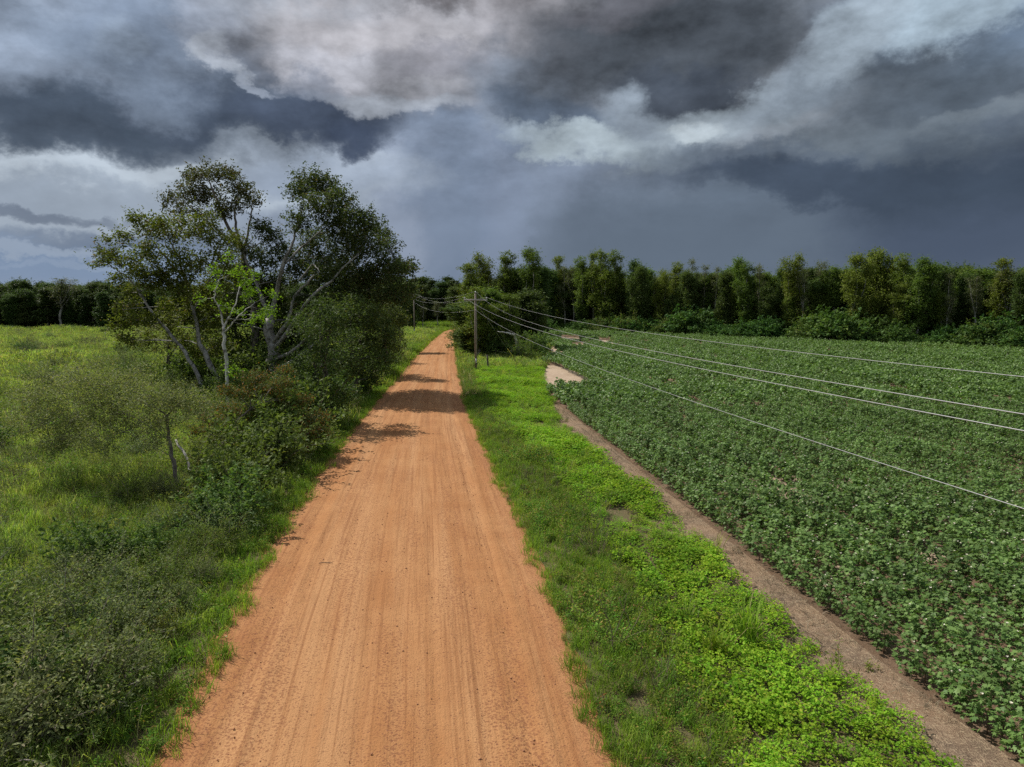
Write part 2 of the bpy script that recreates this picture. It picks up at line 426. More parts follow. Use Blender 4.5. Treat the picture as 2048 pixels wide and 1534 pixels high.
M['wood_d'] = leaf_mat('woodland_yellowish', (.105, .150, .024), (.175, .220, .044), (.20, .19, .06), .08, .34, hue=.03)
M['pine'] = leaf_mat('pine_needles', (.044, .074, .022), (.085, .125, .038), (.11, .12, .04), .08, .25, hue=.04)
M['bark_pale'] = bark_mat('pale_grey_bark', (.20, .185, .165), (.40, .385, .36), 2.0, (.11, .105, .09))
M['bark_white'] = bark_mat('whitish_bark', (.40, .38, .35), (.62, .60, .56), 2.0, (.18, .16, .14))
M['bark_dark'] = bark_mat('dark_bark', (.055, .045, .036), (.13, .110, .09), 2.0)
M['bark_mid'] = bark_mat('grey_brown_bark', (.11, .09, .075), (.22, .19, .165), 2.0)
M['pole'] = bark_mat('weathered_pole_wood', (.15, .12, .095), (.26, .22, .18), 4.0)
M['stem'] = plain_mat('green_stems', (.07, .11, .03)); M['stem_red'] = plain_mat('reddish_stems', (.10, .06, .035))
M['petal'] = plain_mat('cream_petals', (.80, .76, .62), .6, 0, .05)
M['wire'] = plain_mat('aluminium_wire', (.36, .36, .36), .45, .2, .05)
M['ceramic'] = plain_mat('grey_porcelain', (.50, .50, .50), .25, 0, .05)
M['steel'] = plain_mat('galvanised_steel', (.42, .43, .44), .5, .6)
M['yellow'] = plain_mat('yellow_plastic', (.62, .50, .04), .5)
M['white'] = plain_mat('white_plate', (.78, .78, .76), .5)
M['clod'] = plain_mat('dirt_clods', (.36, .165, .085), .95, 0, .35)
M['arm'] = bark_mat('bleached_arm_wood', (.30, .28, .26), (.42, .40, .38), 4.0)
M['pebble'] = plain_mat('pale_pebbles', (.60, .55, .48), .8)
M['ground'] = soil_mat('ground_soil', ((.170, .135, .070), (.20, .15, .085), (.130, .130, .050)), 1.0, .05, (.25, .22, .13), .35)
M['field_soil'] = soil_mat('field_soil', ((.22, .14, .09), (.17, .11, .07), (.27, .18, .12)), 1.0, .04, (.26, .21, .15), .3)
M['track'] = soil_mat('field_edge_soil', ((.31, .205, .130), (.21, .150, .105), (.37, .260, .175)), 2.2, .05, (.48, .37, .24), .75)
M['sand'] = soil_mat('pale_sand', ((.50, .38, .275), (.42, .31, .22), (.56, .44, .33)), 1.4, .03)

# ------------------------------------------------------------------ layout of the land (all on the ground plane)
def edge(pts):
    w = np.array([G(*p)[:2] for p in pts]); w = w[np.argsort(w[:, 1])]
    return w
EL = edge([(330, 1534), (405, 1380), (490, 1200), (550, 1095), (610, 1000), (660, 925), (705, 862), (755, 800), (800, 748), (828, 712), (858, 684), (884, 664)])
ER = edge([(1210, 1534), (1150, 1365), (1097, 1200), (1052, 1090), (1012, 1000), (976, 920), (950, 860), (926, 800), (913, 745), (909, 705), (908, 680), (909, 662)])
def ext(e, end):
    return np.concatenate([[e[0] + (e[0] - e[1]) / (e[1, 1] - e[0, 1]) * (e[0, 1] + 14)], e, end])
EL = ext(EL, [(-17.0, 205), (-10.0, 235), (10, 262), (40, 280)]); ER = ext(ER, [(-13.6, 198), (-6.0, 222), (12.0, 245), (40, 266)])
def sm(e, y):                                # softened interpolation of an edge
    return sum(np.interp(y + d, e[:, 1], e[:, 0]) for d in (-2, -1, 0, 1, 2)) / 5
xl = lambda y: sm(EL, y); xr = lambda y: sm(ER, y)
CL = edge([(950, 748), (985, 840), (1062, 900), (1140, 990), (1185, 1060), (1235, 1130), (1285, 1200), (1320, 1290), (1400, 1400), (1470, 1534)])
CR = edge([(1088, 722), (1090, 775), (1112, 830), (1180, 898), (1275, 970), (1340, 1030), (1420, 1095), (1500, 1180), (1600, 1265), (1690, 1335), (1800, 1425), (1905, 1534)])
FE = edge([(1078, 700), (1096, 795), (1180, 862), (1330, 985), (1400, 1040), (1500, 1120), (1620, 1215), (1700, 1280), (1840, 1392), (2000, 1508)])
FE = np.concatenate([[FE[0] + (FE[0] - FE[1]) / (FE[1, 1] - FE[0, 1]) * 16], FE, [(8.5, 200)]])
FF = np.array([G(*p)[:2] for p in [(1070, 662), (1200, 668), (1350, 674), (1500, 681), (1700, 690), (1900, 697), (2048, 704)]])
FF = np.concatenate([FF, FF[-1:] + (FF[-1] - FF[-2]) * np.array([[1.5], [4]])])
yfar = lambda x: np.interp(x, FF[:, 0], FF[:, 1])
WV = rng.normal(size=(10, 2)); WP = rng.uniform(0, 6.28, 10)
def fn(x, y, s=1.0):                         # smooth field -1..1
    return sum(np.sin((WV[i, 0] * x + WV[i, 1] * y) * s + WP[i]) for i in range(10)) / 4.0
def proj(p):
    p = np.asarray(p, float); d = p - np.array([0, 0, H])
    c_, s_ = math.cos(PITCH), math.sin(PITCH)
    z = d[..., 1] * c_ - d[..., 2] * s_; yv = d[..., 1] * s_ + d[..., 2] * c_
    return np.stack([1024 + F * d[..., 0] / np.maximum(z, .1), 767 - F * yv / np.maximum(z, .1), z], -1)
def in_poly(px, py, poly):
    r_ = np.zeros(px.shape, bool); n = len(poly); j = n - 1
    for i in range(n):
        (xi, yi), (xj, yj) = poly[i], poly[j]
        r_ ^= ((yi > py) != (yj > py)) & (px < (xj - xi) * (py - yi) / (yj - yi + 1e-9) + xi); j = i
    return r_

# ground
mb = MB(); S = 3000
mb.add([(-S, -S, 0), (S, -S, 0), (S, S, 0), (-S, S, 0)], None, [(0, 1, 2, 3)])
tag(mobj('ground', mb.mesh('ground', [M['ground']])), kind='structure')
def strip(name, ya, yb, n, fa, fb, z, mat, cols=2):
    ys = np.linspace(ya, yb, n); V = []
    for y in ys:
        a, b = fa(y), fb(y)
        for k_ in range(cols): V.append((a + (b - a) * k_ / (cols - 1), y, z))
    Q = [(i * cols + k_, i * cols + k_ + 1, (i + 1) * cols + k_ + 1, (i + 1) * cols + k_) for i in range(n - 1) for k_ in range(cols - 1)]
    return tag(mobj(name, mk_mesh(name, V, None, Q, [mat])), kind='structure')
cr = lambda y: np.interp(y, CR[:, 1], CR[:, 0]); cl = lambda y: np.interp(y, CL[:, 1], CL[:, 0]); fe = lambda y: np.interp(y, FE[:, 1], FE[:, 0])
strip('field_track', 2, 92, 120, lambda y: cr(y) - .7 + .25 * fn(0, y, 1.3), lambda y: fe(y) + .5, .004, M['track'])
# field soil: fan from the left edge to the far edge
ys = np.concatenate([np.linspace(0, 60, 90), np.linspace(62, 198, 60)]); V = []; Q = []
for i, y in enumerate(ys):
    xr_ = np.interp(-y, -FF[:, 1], FF[:, 0]) if y > FF[-1, 1] else 260
    for k_ in range(2): V.append((fe(y) + .1 if k_ == 0 else max(xr_, fe(y) + .2), y, .008))
Q = [(2 * i, 2 * i + 1, 2 * i + 3, 2 * i + 2) for i in range(len(ys) - 1)]
tag(mobj('field_soil', mk_mesh('field_soil', V, None, Q, [M['field_soil']])), kind='structure')
SANDS = [[(1080, 730), (1105, 730), (1140, 748), (1172, 766), (1176, 778), (1120, 782), (1082, 768)],
         [(1060, 692), (1085, 688), (1118, 703), (1112, 712), (1066, 712)],
         [(1508, 955), (1524, 950), (1605, 998), (1590, 1008)], [(1655, 1150), (1690, 1138), (1712, 1168), (1680, 1180)],
         [(1676, 962), (1692, 958), (1696, 978), (1680, 982)], [(1835, 1102), (1855, 1100), (1858, 1122), (1838, 1124)],
         [(1120, 675), (1160, 676), (1158, 682), (1122, 681)], [(1195, 680), (1222, 681), (1218, 687), (1197, 686)],
         [(1142, 690), (1170, 690), (1166, 697), (1144, 696)]]
for poly in SANDS:
    w = np.array([G(*p) for p in poly]); c0 = w.mean(0); m_ = MB(); n = 28
    ang = np.linspace(0, 2 * np.pi, n, endpoint=False); cen = np.array([c0[0], c0[1], .012]); V = [cen]
    pa = np.arctan2(w[:, 1] - c0[1], w[:, 0] - c0[0]); pr = np.hypot(w[:, 0] - c0[0], w[:, 1] - c0[1]); o_ = np.argsort(pa)
    for a in ang:
        r_ = np.interp(a if a <= np.pi else a - 2 * np.pi, pa[o_], pr[o_], period=2 * np.pi) * 1.15 * (1 + .12 * math.sin(3 * a + c0[0]) + .08 * math.sin(7 * a))
        V.append((c0[0] + r_ * math.cos(a), c0[1] + r_ * math.sin(a), .012))
    m_.add(V, [(0, 1 + i, 1 + (i + 1) % n) for i in range(n)])
    tag(mobj('bare_sand', m_.mesh('bare_sand', [M['sand']])), kind='structure')

# dirt road: crowned, rutted and graded
m, nt, out = new_mat('red_dirt'); lk = nt.links
uvn = N(nt, 'ShaderNodeUVMap'); uvn.uv_map = 'UVMap'
def uvmap(sx, sy, rot=0.0):
    mp = N(nt, 'ShaderNodeMapping'); mp.inputs['Scale'].default_value = (sx, sy, 1); mp.inputs['Rotation'].default_value = (0, 0, rot); lk.new(uvn.outputs[0], mp.inputs[0]); return mp.outputs[0]
UV1 = uvmap(1, 1)
col = mixc(nt, mrange(nt, noise(nt, UV1, .45, 5, .6), .3, .7), (.37, .168, .067), (.43, .212, .090))
col = mixc(nt, mth(nt, 'MULTIPLY', mrange(nt, noise(nt, uvmap(.9, .035), 1.0, 4, .55, .3), .40, .66), .6), col, (.51, .285, .138))
col = mixc(nt, mth(nt, 'MULTIPLY', mrange(nt, noise(nt, uvmap(7.5, .10), 1.0, 5, .7, .25), .49, .66), .58), col, (.26, .110, .045))
sxy = N(nt, 'ShaderNodeSeparateXYZ'); lk.new(UV1, sxy.inputs[0])
au = mth(nt, 'ABSOLUTE', sxy.outputs[0])
edgef = mrange(nt, mth(nt, 'ADD', au, mth(nt, 'MULTIPLY', noise(nt, UV1, 1.1, 5, .65), 1.6)), 3.7, 4.9)
col = mixc(nt, mth(nt, 'MULTIPLY', edgef, .5), col, (.33, .135, .060))
clod = noise(nt, UV1, 5.0, 5, .7)
cm = mth(nt, 'MULTIPLY', mrange(nt, clod, .57, .68), mrange(nt, mth(nt, 'ADD', au, mth(nt, 'MULTIPLY', noise(nt, UV1, .35, 3), 2.0)), 2.6, 4.2))
col = mixc(nt, mth(nt, 'MULTIPLY', cm, .55), col, (.27, .105, .05))
vor = N(nt, 'ShaderNodeTexVoronoi'); vor.inputs['Scale'].default_value = 15; lk.new(UV1, vor.inputs['Vector'])
sz = mrange(nt, noise(nt, uvmap(.9, .12), 1.0, 4, .6), .35, .65, .16, .46)
dot = mth(nt, 'LESS_THAN', vor.outputs['Distance'], sz)
col = mixc(nt, mth(nt, 'MULTIPLY', dot, .62), col, (.23, .095, .048))
vor2 = N(nt, 'ShaderNodeTexVoronoi'); vor2.inputs['Scale'].default_value = 9; lk.new(UV1, vor2.inputs['Vector'])
col = mixc(nt, mth(nt, 'MULTIPLY', mth(nt, 'LESS_THAN', vor2.outputs['Distance'], .16), .75), col, (.20, .085, .05))
bs = N(nt, 'ShaderNodeBsdfPrincipled'); lk.new(col, bs.inputs['Base Color']); bs.inputs['Roughness'].default_value = .95; bs.inputs['Specular IOR Level'].default_value = .12
h = mth(nt, 'ADD', mth(nt, 'MULTIPLY', noise(nt, uvmap(7, .35), 1.0, 4, .6), .6), mth(nt, 'ADD', mth(nt, 'MULTIPLY', clod, .8), mth(nt, 'MULTIPLY', noise(nt, UV1, 26, 3, .7), .5)))
bp = N(nt, 'ShaderNodeBump'); bp.inputs['Strength'].default_value = 1.0; bp.inputs['Distance'].default_value = .055
lk.new(h, bp.inputs['Height']); lk.new(bp.outputs[0], bs.inputs['Normal']); lk.new(bs.outputs[0], out.inputs[0])
M['road'] = m
ys = np.concatenate([np.arange(-2, 40, .16), np.arange(40, 90, .4), np.arange(90, 262, 1.2)]); nc = 84
u = np.linspace(-1, 1, nc)
ry = np.interp(ys, ys, ys)[:, None]
XL = xl(ys)[:, None] - .28; XR = xr(ys)[:, None] + .28
X = (XL + XR) / 2 + (XR - XL) / 2 * u[None]
X = X + np.where(u[None] < 0, .10 * fn(0, ry, 2.3) + .07 * fn(3, ry, 6.1), .10 * fn(9, ry, 2.1) + .07 * fn(5, ry, 5.7)) * np.clip((np.abs(u[None]) - .82) / .18, 0, 1) ** 2
Um = u[None] * 4.0 + 0 * ry
Z = .012 + .10 * (1 - u[None] ** 2) + 0 * ry
for uc, wd, dp in ((-2.95, .16, .05), (-2.55, .12, -.05), (-1.5, .10, .025), (-.55, .12, .03), (.15, .09, .02), (.9, .14, .035), (1.8, .12, .03), (2.5, .16, .045), (2.85, .14, -.04), (-3.4, .2, -.035)):
    mn = .05 * fn(uc * 7, ry, .12) + .012 * fn(uc, ry, .7)
    Z = Z - dp * np.exp(-((Um - uc - mn) / wd) ** 2) * (.75 + .25 * fn(uc * 3, ry, .6))
Z = Z + (.010 * fn(Um * 2.2, ry, 1.5) + .008 * fn(Um * 5, ry * 1.5, 2.6) + .010 * rng.normal(size=Z.shape) * (np.abs(Um) > 2.2)) * np.minimum(1, (4.0 - np.abs(Um)) * 2)
Z = np.maximum(Z, .012)
V = np.stack([X, ry + 0 * X, Z], -1).reshape(-1, 3)
ii, kk = np.meshgrid(np.arange(len(ys) - 1), np.arange(nc - 1), indexing='ij'); a = (ii * nc + kk).ravel()
Q = np.stack([a, a + 1, a + nc + 1, a + nc], -1)
me = mk_mesh('road', V, None, Q, [M['road']], smooth=True)
uvl = me.uv_layers.new(name='UVMap')
UVc = np.stack([Um, ry + 0 * Um], -1).reshape(-1, 2)
uvl.data.foreach_set('uv', UVc[Q.ravel()].astype(np.float32).ravel())
tag(mobj('road', me), kind='structure')

# ------------------------------------------------------------------ trees
def lobe_leaves(lobes, size, clumps, per, r, spread=.35, flat=.75, aspect=.55, up=.4, droop=0.0):
    """leaf sprays pointing outward through uneven lobes, with gaps"""
    C_ = []; cl_ = []
    for (c_, rad, *fl) in lobes:
        n = max(5, int(clumps * rad * rad)); f = fl[0] if fl else flat
        d = sphere_dirs(n, r); ph = r.uniform(0, 6.28, 6)
        lump = np.sin(d[:, 0] * 4.1 + ph[0]) * np.sin(d[:, 1] * 4.7 + ph[1]) + .7 * np.sin(d[:, 2] * 6.3 + ph[2]) * np.sin(d[:, 0] * 7.9 + ph[3])
        rr = rad * (.30 + .76 * r.random(n) ** .6) * (1 + .24 * lump)
        keep = lump > -.75 + .25 * r.normal(size=n); d = d[keep]; rr = rr[keep]; n = len(d)
        off = d * rr[:, None] * np.array([1, 1, f]); cc = np.asarray(c_) + off; cl_.append(cc)
        ax = nrm(d + r.normal(0, .55, (n, 3)) + [0, 0, .25]); ln = spread * r.uniform(.5, 1.3, (n, 1, 1))
        g = ax[:, None] * r.normal(0, 1, (n, per, 1)) * ln + r.normal(0, .42, (n, per, 3)) * spread
        C_.append((cc[:, None] + g).reshape(-1, 3))
    C_ = np.concatenate(C_)
    sz = size * r.uniform(.55, 1.3, len(C_))
    return leaf_cards(C_, sz, aspect, r, up, droop=droop), cl_
def build_tree(limbs, lobes, leafmat, barkmat, seed, size=.17, clumps=22, per=9, spread=.35, flat=.75, twig=.25, aspect=.55, base=(0, 0, 0), pods=None, droop=0.0, up=.4, sides=6, conn=1.0):
    """limbs: (points, r0, r1); lobes: (centre, radius). Returns wood mesh, leaf mesh (local to base)"""
    r = np.random.default_rng(seed); base = np.asarray(base, float)
    wood = MB(); allp = []
    for pts, r0, r1 in limbs:
        p = path(np.asarray(pts, float) - base, max(6, 4 * len(pts)), r0 * .18 + .02, r); p[0] = np.asarray(pts[0]) - base
        rad = np.linspace(r0, r1, len(p)) * (1 + .06 * r.normal(size=len(p)))
        add_tube(wood, p, rad, sides); allp.append(np.concatenate([p, rad[:, None]], 1)[2:])
    allp = np.concatenate(allp)
    lob = [(np.asarray(c_) - base, rad, *f) for (c_, rad, *f) in lobes]
    (LV, LT), cl_ = lobe_leaves(lob, size, clumps, per, r, spread, flat, aspect, up, droop)
    for (c_, rad, *f), cc in zip(lob, cl_):
        below = allp[:, 2] < c_[2] + .3
        A = allp[below] if below.any() else allp
        j = np.argmin(((A[:, :3] - c_) ** 2).sum(1) - 2 * A[:, 3]); s0 = A[j, :3]; rb = min(A[j, 3] * .6, .03 + .018 * rad) * conn
        mid = (s0 + c_) / 2 + r.normal(0, .12 * rad, 3) + np.array([0, 0, .18 * np.linalg.norm(s0 - c_) * (conn < 1)])
        add_tube(wood, path([s0, mid, c_], 6, .03, r), np.linspace(rb, rb * .5, 6), 4)
        k_ = max(2, int(len(cc) * twig))
        for t in cc[r.choice(len(cc), min(k_, len(cc)), replace=False)]:
            st = c_ + (mid - c_) * r.random() * .6
            add_tube(wood, path([st, (st + t) / 2 + r.normal(0, .1 * rad, 3), t], 4), np.linspace(rb * .4, .012, 4), 3, False)
    wm = wood.mesh('trunk', [barkmat], True)
    lm = mk_mesh('crown', LV, LT, None, [leafmat])
    pm = None
    if pods:
        C_ = np.concatenate(cl_); C_ = C_[r.random(len(C_)) < pods[1]]
        C_ = np.repeat(C_, 4, 0) + r.normal(0, .16, (len(C_) * 4, 3)) + np.array([0, 0, .05])
        pv, pt = leaf_cards(C_, pods[2] * r.uniform(.7, 1.3, len(C_)), .22, r, 0.0, .05, 2.5)
        pm = mk_mesh('seed_pods', pv, pt, None, [pods[0]])
    return wm, lm, pm
def hero(name, label, cat, base, limbs, lobes, leafmat, barkmat, seed, **kw):
    wm, lm, pm = build_tree(limbs, lobes, leafmat, barkmat, seed, base=base, **kw)
    e = empty(name, base); tag(e, label, cat)
    mobj('trunk', wm, e); mobj('crown', lm, e)
    if pm: tag(mobj('seed_pods', pm, e), kind='stuff')
    return e
def PL(lst, Y): return [D(px, py, Y + dy) for (px, py, dy) in lst]
def LB(lst, Y, seed, jit=2.5):
    r = np.random.default_rng(seed); o = []
    for l in lst:
        px, py, rp = l[:3]; dy = l[3] if len(l) > 3 else r.uniform(-jit, jit)
        o.append((D(px, py, Y + dy), rp * (Y + dy) / F))
    return o

# old oak with pale limbs
Y = 64.0; B = G(548, 0 + 764); B = np.array([D(548, 700, Y)[0], Y, 0])
limbs = [
 ([B + [0, 0, -.3], D(546, 700, Y), D(541, 640, Y)], .62, .46),
 (PL([(541, 645, 0), (553, 585, 0), (566, 530, -1), (583, 490, -1), (600, 440, 0), (612, 385, 0)], Y), 0.245, 0.042),
 (PL([(541, 650, 0), (522, 590, 1), (503, 545, 2), (486, 505, 2)], Y), 0.216, 0.098),
 (PL([(545, 690, 0), (575, 640, -2), (592, 590, -2), (625, 556, -3), (650, 510, -3)], Y), 0.187, 0.049),
 (PL([(546, 700, 0), (590, 640, -3), (617, 600, -4), (662, 560, -4), (725, 495, -2)], Y), 0.202, 0.049),
 (PL([(548, 722, 0), (600, 690, -4), (640, 655, -5), (692, 620, -4)], Y), 0.173, 0.042),
 (PL([(552, 738, -1), (600, 712, -5), (628, 690, -6), (652, 668, -6)], Y), 0.158, 0.056),
 (PL([(566, 530, -1), (630, 470, 1), (680, 430, 1)], Y), 0.115, 0.035),
 (PL([(592, 590, -2), (660, 590, 0), (730, 580, 1), (800, 545, 2)], Y), 0.122, 0.035),
 (PL([(600, 560, -3), (625, 530, -4), (640, 545, -5)], Y), 0.086, 0.035),
 (PL([(605, 660, -5), (620, 630, -6), (640, 622, -6)], Y), 0.101, 0.035)]
lobes = LB([(618, 362, 30), (650, 372, 32), (598, 385, 26), (682, 398, 30), (640, 412, 36), (662, 440, 34), (592, 445, 28), (700, 432, 32), (735, 446, 32), (762, 466, 26), (775, 495, 26), (735, 492, 36),
            (690, 482, 36), (630, 480, 34), (572, 505, 26), (545, 475, 24), (700, 545, 40), (640, 555, 32), (760, 545, 38), (800, 540, 30), (822, 535, 18), (785, 585, 36), (735, 605, 40), (670, 610, 36), (815, 580, 26), (530, 520, 26), (600, 600, 22), (520, 455, 22), (500, 560, 30, 4), (460, 585, 30, 5), (540, 600, 26, 4), (500, 630, 30, 5), (580, 640, 30, 4), (450, 640, 28, 5), (540, 560, 28, 3), (610, 640, 30, 3), (560, 680, 28, 4), (620, 520, 34, 3), (680, 520, 34, 3), (740, 560, 34, 2), (650, 660, 30, 2), (500, 500, 26, 3), (600, 540, 30, 1), (560, 600, 26, 4), (520, 580, 28, 3), (470, 540, 28, 3), (590, 670, 30, 5), (530, 650, 28, 5), (640, 600, 30, -1), (570, 560, 22, 3), (710, 470, 30), (660, 540, 32), (480, 620, 28, 5), (520, 690, 28, 5), (470, 680, 26, 5), (610, 700, 30, 4), (560, 720, 28, 5), (780, 530, 28), (720, 640, 34), (690, 590, 34)], Y, 5, 3.0)
hero('oak_tree', 'tall old oak with pale grey spreading limbs and a double-topped dark crown', 'tree', B, limbs, lobes, M['oak'], M['bark_pale'], 11, size=.25, clumps=62, per=12, spread=.32, twig=.06)
# thin-topped oak beside it
Y = 67.0; B = np.array([D(512, 700, Y)[0], Y, 0])
limbs = [([B + [0, 0, -.3], D(508, 640, Y), D(498, 560, Y), D(480, 490, Y)], .42, .22),
         (PL([(480, 490, 0), (450, 440, 0), (430, 390, -1), (415, 355, -1)], Y), .2, .04),
         (PL([(478, 485, 0), (470, 430, 1), (475, 390, 1)], Y), .15, .04), (PL([(482, 495, 0), (410, 440, -1), (370, 405, -1)], Y), .14, .04),
         (PL([(488, 510, 0), (500, 440, 1), (505, 400, 1)], Y), .12, .04)]
lobes = LB([(402, 352, 26), (440, 346, 26), (472, 372, 26), (378, 385, 28), (342, 396, 18), (420, 392, 30), (492, 392, 24), (512, 402, 14), (358, 420, 18), (440, 420, 24), (470, 410, 20), (380, 352, 18), (395, 425, 16), (330, 410, 10), (462, 345, 16)], Y, 6, 2.5)
hero('oak_tree', 'open-topped oak with thin brownish twigs rising left of the pale-limbed oak', 'tree', B, limbs, lobes, M['oak_brown'], M['bark_mid'], 12, size=.25, clumps=58, per=11, spread=.32, twig=.10)
# leaning yellowish-green tree
Y = 59.0; B = np.array([D(405, 700, Y)[0], Y, 0])
limbs = [([B + [0, 0, -.3], D(388, 735, Y), D(345, 675, Y), D(303, 622, Y), D(272, 575, Y)], .20, .07),
         ([B + [1.2, 2, -.3], D(402, 690, Y + 2), D(392, 640, Y + 2), D(372, 560, Y + 2), D(345, 490, Y + 1)], .24, .07),
         (PL([(388, 620, 2), (420, 560, 2), (440, 500, 2)], Y), .12, .04), (PL([(372, 560, 2), (320, 500, 1), (285, 455, 1)], Y), .12, .03),
         (PL([(303, 622, 0), (260, 560, 0), (215, 525, 0)], Y), .08, .03)]
lobes = LB([(272, 436, 20), (300, 458, 28), (243, 474, 20), (214, 478, 12), (222, 512, 24), (192, 526, 14), (262, 522, 28), (300, 512, 24), (340, 468, 28), (390, 462, 28), (430, 474, 28), (350, 510, 28), (402, 522, 32), (450, 512, 30), (300, 565, 28), (358, 580, 30), (420, 575, 28), (256, 585, 18), (478, 555, 24), (330, 615, 22), (270, 640, 20), (250, 680, 20), (240, 620, 16), (285, 490, 18), (470, 480, 22), (380, 620, 28, 3), (410, 650, 26, 3), (340, 650, 24, 3), (440, 550, 28, 3), (320, 540, 26), (370, 545, 28), (290, 680, 22, 3), (260, 610, 22), (330, 560, 26), (400, 600, 30, 3), (430, 630, 28, 4), (360, 680, 26, 4), (400, 700, 26, 4), (440, 690, 26, 4), (240, 560, 20), (200, 505, 14), (320, 445, 22), (360, 440, 20), (410, 440, 24), (280, 545, 24), (235, 650, 20), (300, 640, 22)], Y, 7, 2.2)
hero('leaning_tree', 'slender yellowish-green tree leaning left with a wide ragged crown', 'tree', B, limbs, lobes, M['olive'], M['bark_pale'], 13, size=.25, clumps=58, per=11, spread=.32, twig=.08)
# whitish thin tree with fresh leaves
Y = 50.0; B = np.array([D(452, 700, Y)[0], Y, 0])
limbs = [([B + [0, 0, -.3], D(452, 720, Y), D(448, 665, Y), D(447, 650, Y)], .13, .10), (PL([(447, 652, 0), (442, 625, 0), (430, 595, 0), (438, 560, 0)], Y), .07, .025),
         (PL([(447, 655, 0), (470, 610, 0), (480, 570, 1)], Y), .07, .025), (PL([(448, 665, 0), (480, 630, -1), (510, 605, -1)], Y), .06, .02)]
lobes = LB([(470, 545, 15), (432, 575, 15), (500, 590, 20), (452, 612, 16), (520, 632, 18), (545, 590, 14), (492, 562, 16), (474, 625, 14), (428, 540, 16), (512, 548, 12), (538, 620, 16), (400, 600, 11), (466, 740, 18), (455, 512, 12), (500, 640, 14)], Y, 8, 1.2)
hero('sapling_tree', 'thin tree with whitish stem and fresh bright green leaves', 'tree', B, limbs, lobes, M['bright'], M['bark_white'], 14, size=.21, clumps=50, per=9, spread=.24, twig=.12)
# mimosa with hanging brown pods
Y = 37.0; B = np.array([D(432, 900, Y)[0], Y, 0])
limbs = [([B + [0, 0, -.3], D(420, 930, Y), D(440, 890, Y), D(475, 840, Y), D(520, 805, Y)], .13, .05), (PL([(440, 890, 0), (500, 862, -1), (570, 845, -1.5)], Y), .08, .03),
         (PL([(432, 900, 0), (445, 850, 1), (450, 815, 1)], Y), .07, .03), (PL([(455, 868, 0), (540, 885, -2), (610, 870, -2.5)], Y), .06, .02)]
lobes = [(c_, rad, .34) for c_, rad in LB([(510, 755, 28), (560, 765, 28), (490, 790, 32), (540, 778, 36), (580, 800, 32), (455, 818, 32), (520, 825, 40), (585, 835, 38), (625, 858, 30), (480, 862, 36), (550, 872, 36), (605, 888, 26), (425, 840, 24), (420, 880, 22), (500, 905, 28), (650, 870, 20), (640, 835, 28), (600, 800, 28), (400, 860, 22), (570, 740, 20), (450, 780, 24)], Y, 9, 1.6)]
hero('mimosa_tree', 'low spreading tree hung with orange-brown seed pods beside the road', 'tree', B, limbs, lobes, M['mimosa'], M['bark_mid'], 15, size=.15, clumps=150, per=13, spread=.18, twig=.05, aspect=.35, pods=(M['pod'], .20, .15), flat=.35)
# grey-green small tree on a bare dark stem
Y = 29.5; B = np.array([D(356, 985, Y)[0], Y, 0])
limbs = [([B + [0, 0, -.3], D(349, 935, Y), D(338, 875, Y), D(330, 825, Y)], .095, .06), (PL([(330, 828, 0), (275, 800, .3), (235, 790, .6)], Y), .035, .015),
         (PL([(332, 835, 0), (360, 805, .5), (395, 790, 1)], Y), .04, .015), (PL([(300, 815, 0), (260, 770, 1), (230, 750, 1)], Y), .035, .015)]
lobes = [(c_, rad, .7) for c_, rad in LB([(95, 790, 50), (160, 775, 56), (225, 780, 56), (290, 790, 52), (350, 800, 46), (50, 800, 36), (130, 835, 46), (215, 830, 46), (395, 805, 34), (185, 745, 40), (265, 755, 40), (320, 840, 36), (90, 755, 34), (60, 850, 40), (270, 850, 44), (150, 870, 44), (200, 885, 40), (100, 890, 36), (310, 880, 30)], Y, 10, 1.6)]
hero('small_tree', 'small grey-green tree with flat spreading crown on a bare dark stem', 'tree', B, limbs, lobes, M['grey'], M['bark_mid'], 16, size=.095, clumps=170, per=14, spread=.20, conn=.35, twig=.06, flat=.5)
# dense roadside trees between oak and road
def roadside(label, Y, bx, lob, seed, leaf='road_tree', name='roadside_tree', size=.23, clumps=58, topx=None):
    B = np.array([D(bx, 700, Y)[0], Y, 0]); L_ = LB(lob, Y, seed, 2.0)
    top = max(L_, key=lambda l: l[0][2])[0]
    limbs = [([B + [0, 0, -.3], B * .65 + top * .35 + [.3, 0, 0], B * .3 + top * .7, top], .22, .05)]
    for i in range(3):
        t = L_[(i * 3 + 1) % len(L_)][0]; s = B + (top - B) * (.25 + .12 * i); limbs.append(([s, (s + t) / 2 + [0, 0, .4], t], .11, .03))
    return hero(name, label, 'tree', B, limbs, L_, M[leaf], M['bark_dark'], seed, size=size, clumps=clumps, per=11, spread=.3, twig=.05)
roadside('bushy dark tree crowding the road edge beside the mimosa', 46, 640, [(640, 615, 28), (600, 640, 26), (680, 628, 26), (620, 660, 30), (662, 650, 32), (698, 680, 30), (640, 705, 38), (690, 728, 36), (600, 725, 32), (650, 775, 40), (610, 795, 36), (690, 785, 30), (640, 835, 32), (590, 845, 30), (668, 845, 22), (625, 745, 36), (665, 815, 28), (580, 760, 28)], 21, size=.19, clumps=70)
roadside('dense tree between the oak and the road, behind the bushy one', 58, 705, [(700, 615, 34), (738, 632, 34), (768, 662, 28), (720, 680, 36), (758, 715, 28), (700, 735, 34), (738, 755, 26), (660, 620, 30), (640, 650, 30), (680, 660, 34), (640, 700, 30)], 25)
roadside('leafy understorey tree among the oak trunks', 71, 470, [(430, 640, 30), (470, 620, 30), (510, 640, 28), (400, 670, 28), (450, 680, 32), (500, 690, 32), (550, 670, 28), (420, 715, 30), (480, 725, 32), (540, 720, 30)], 26, size=.24, clumps=45)
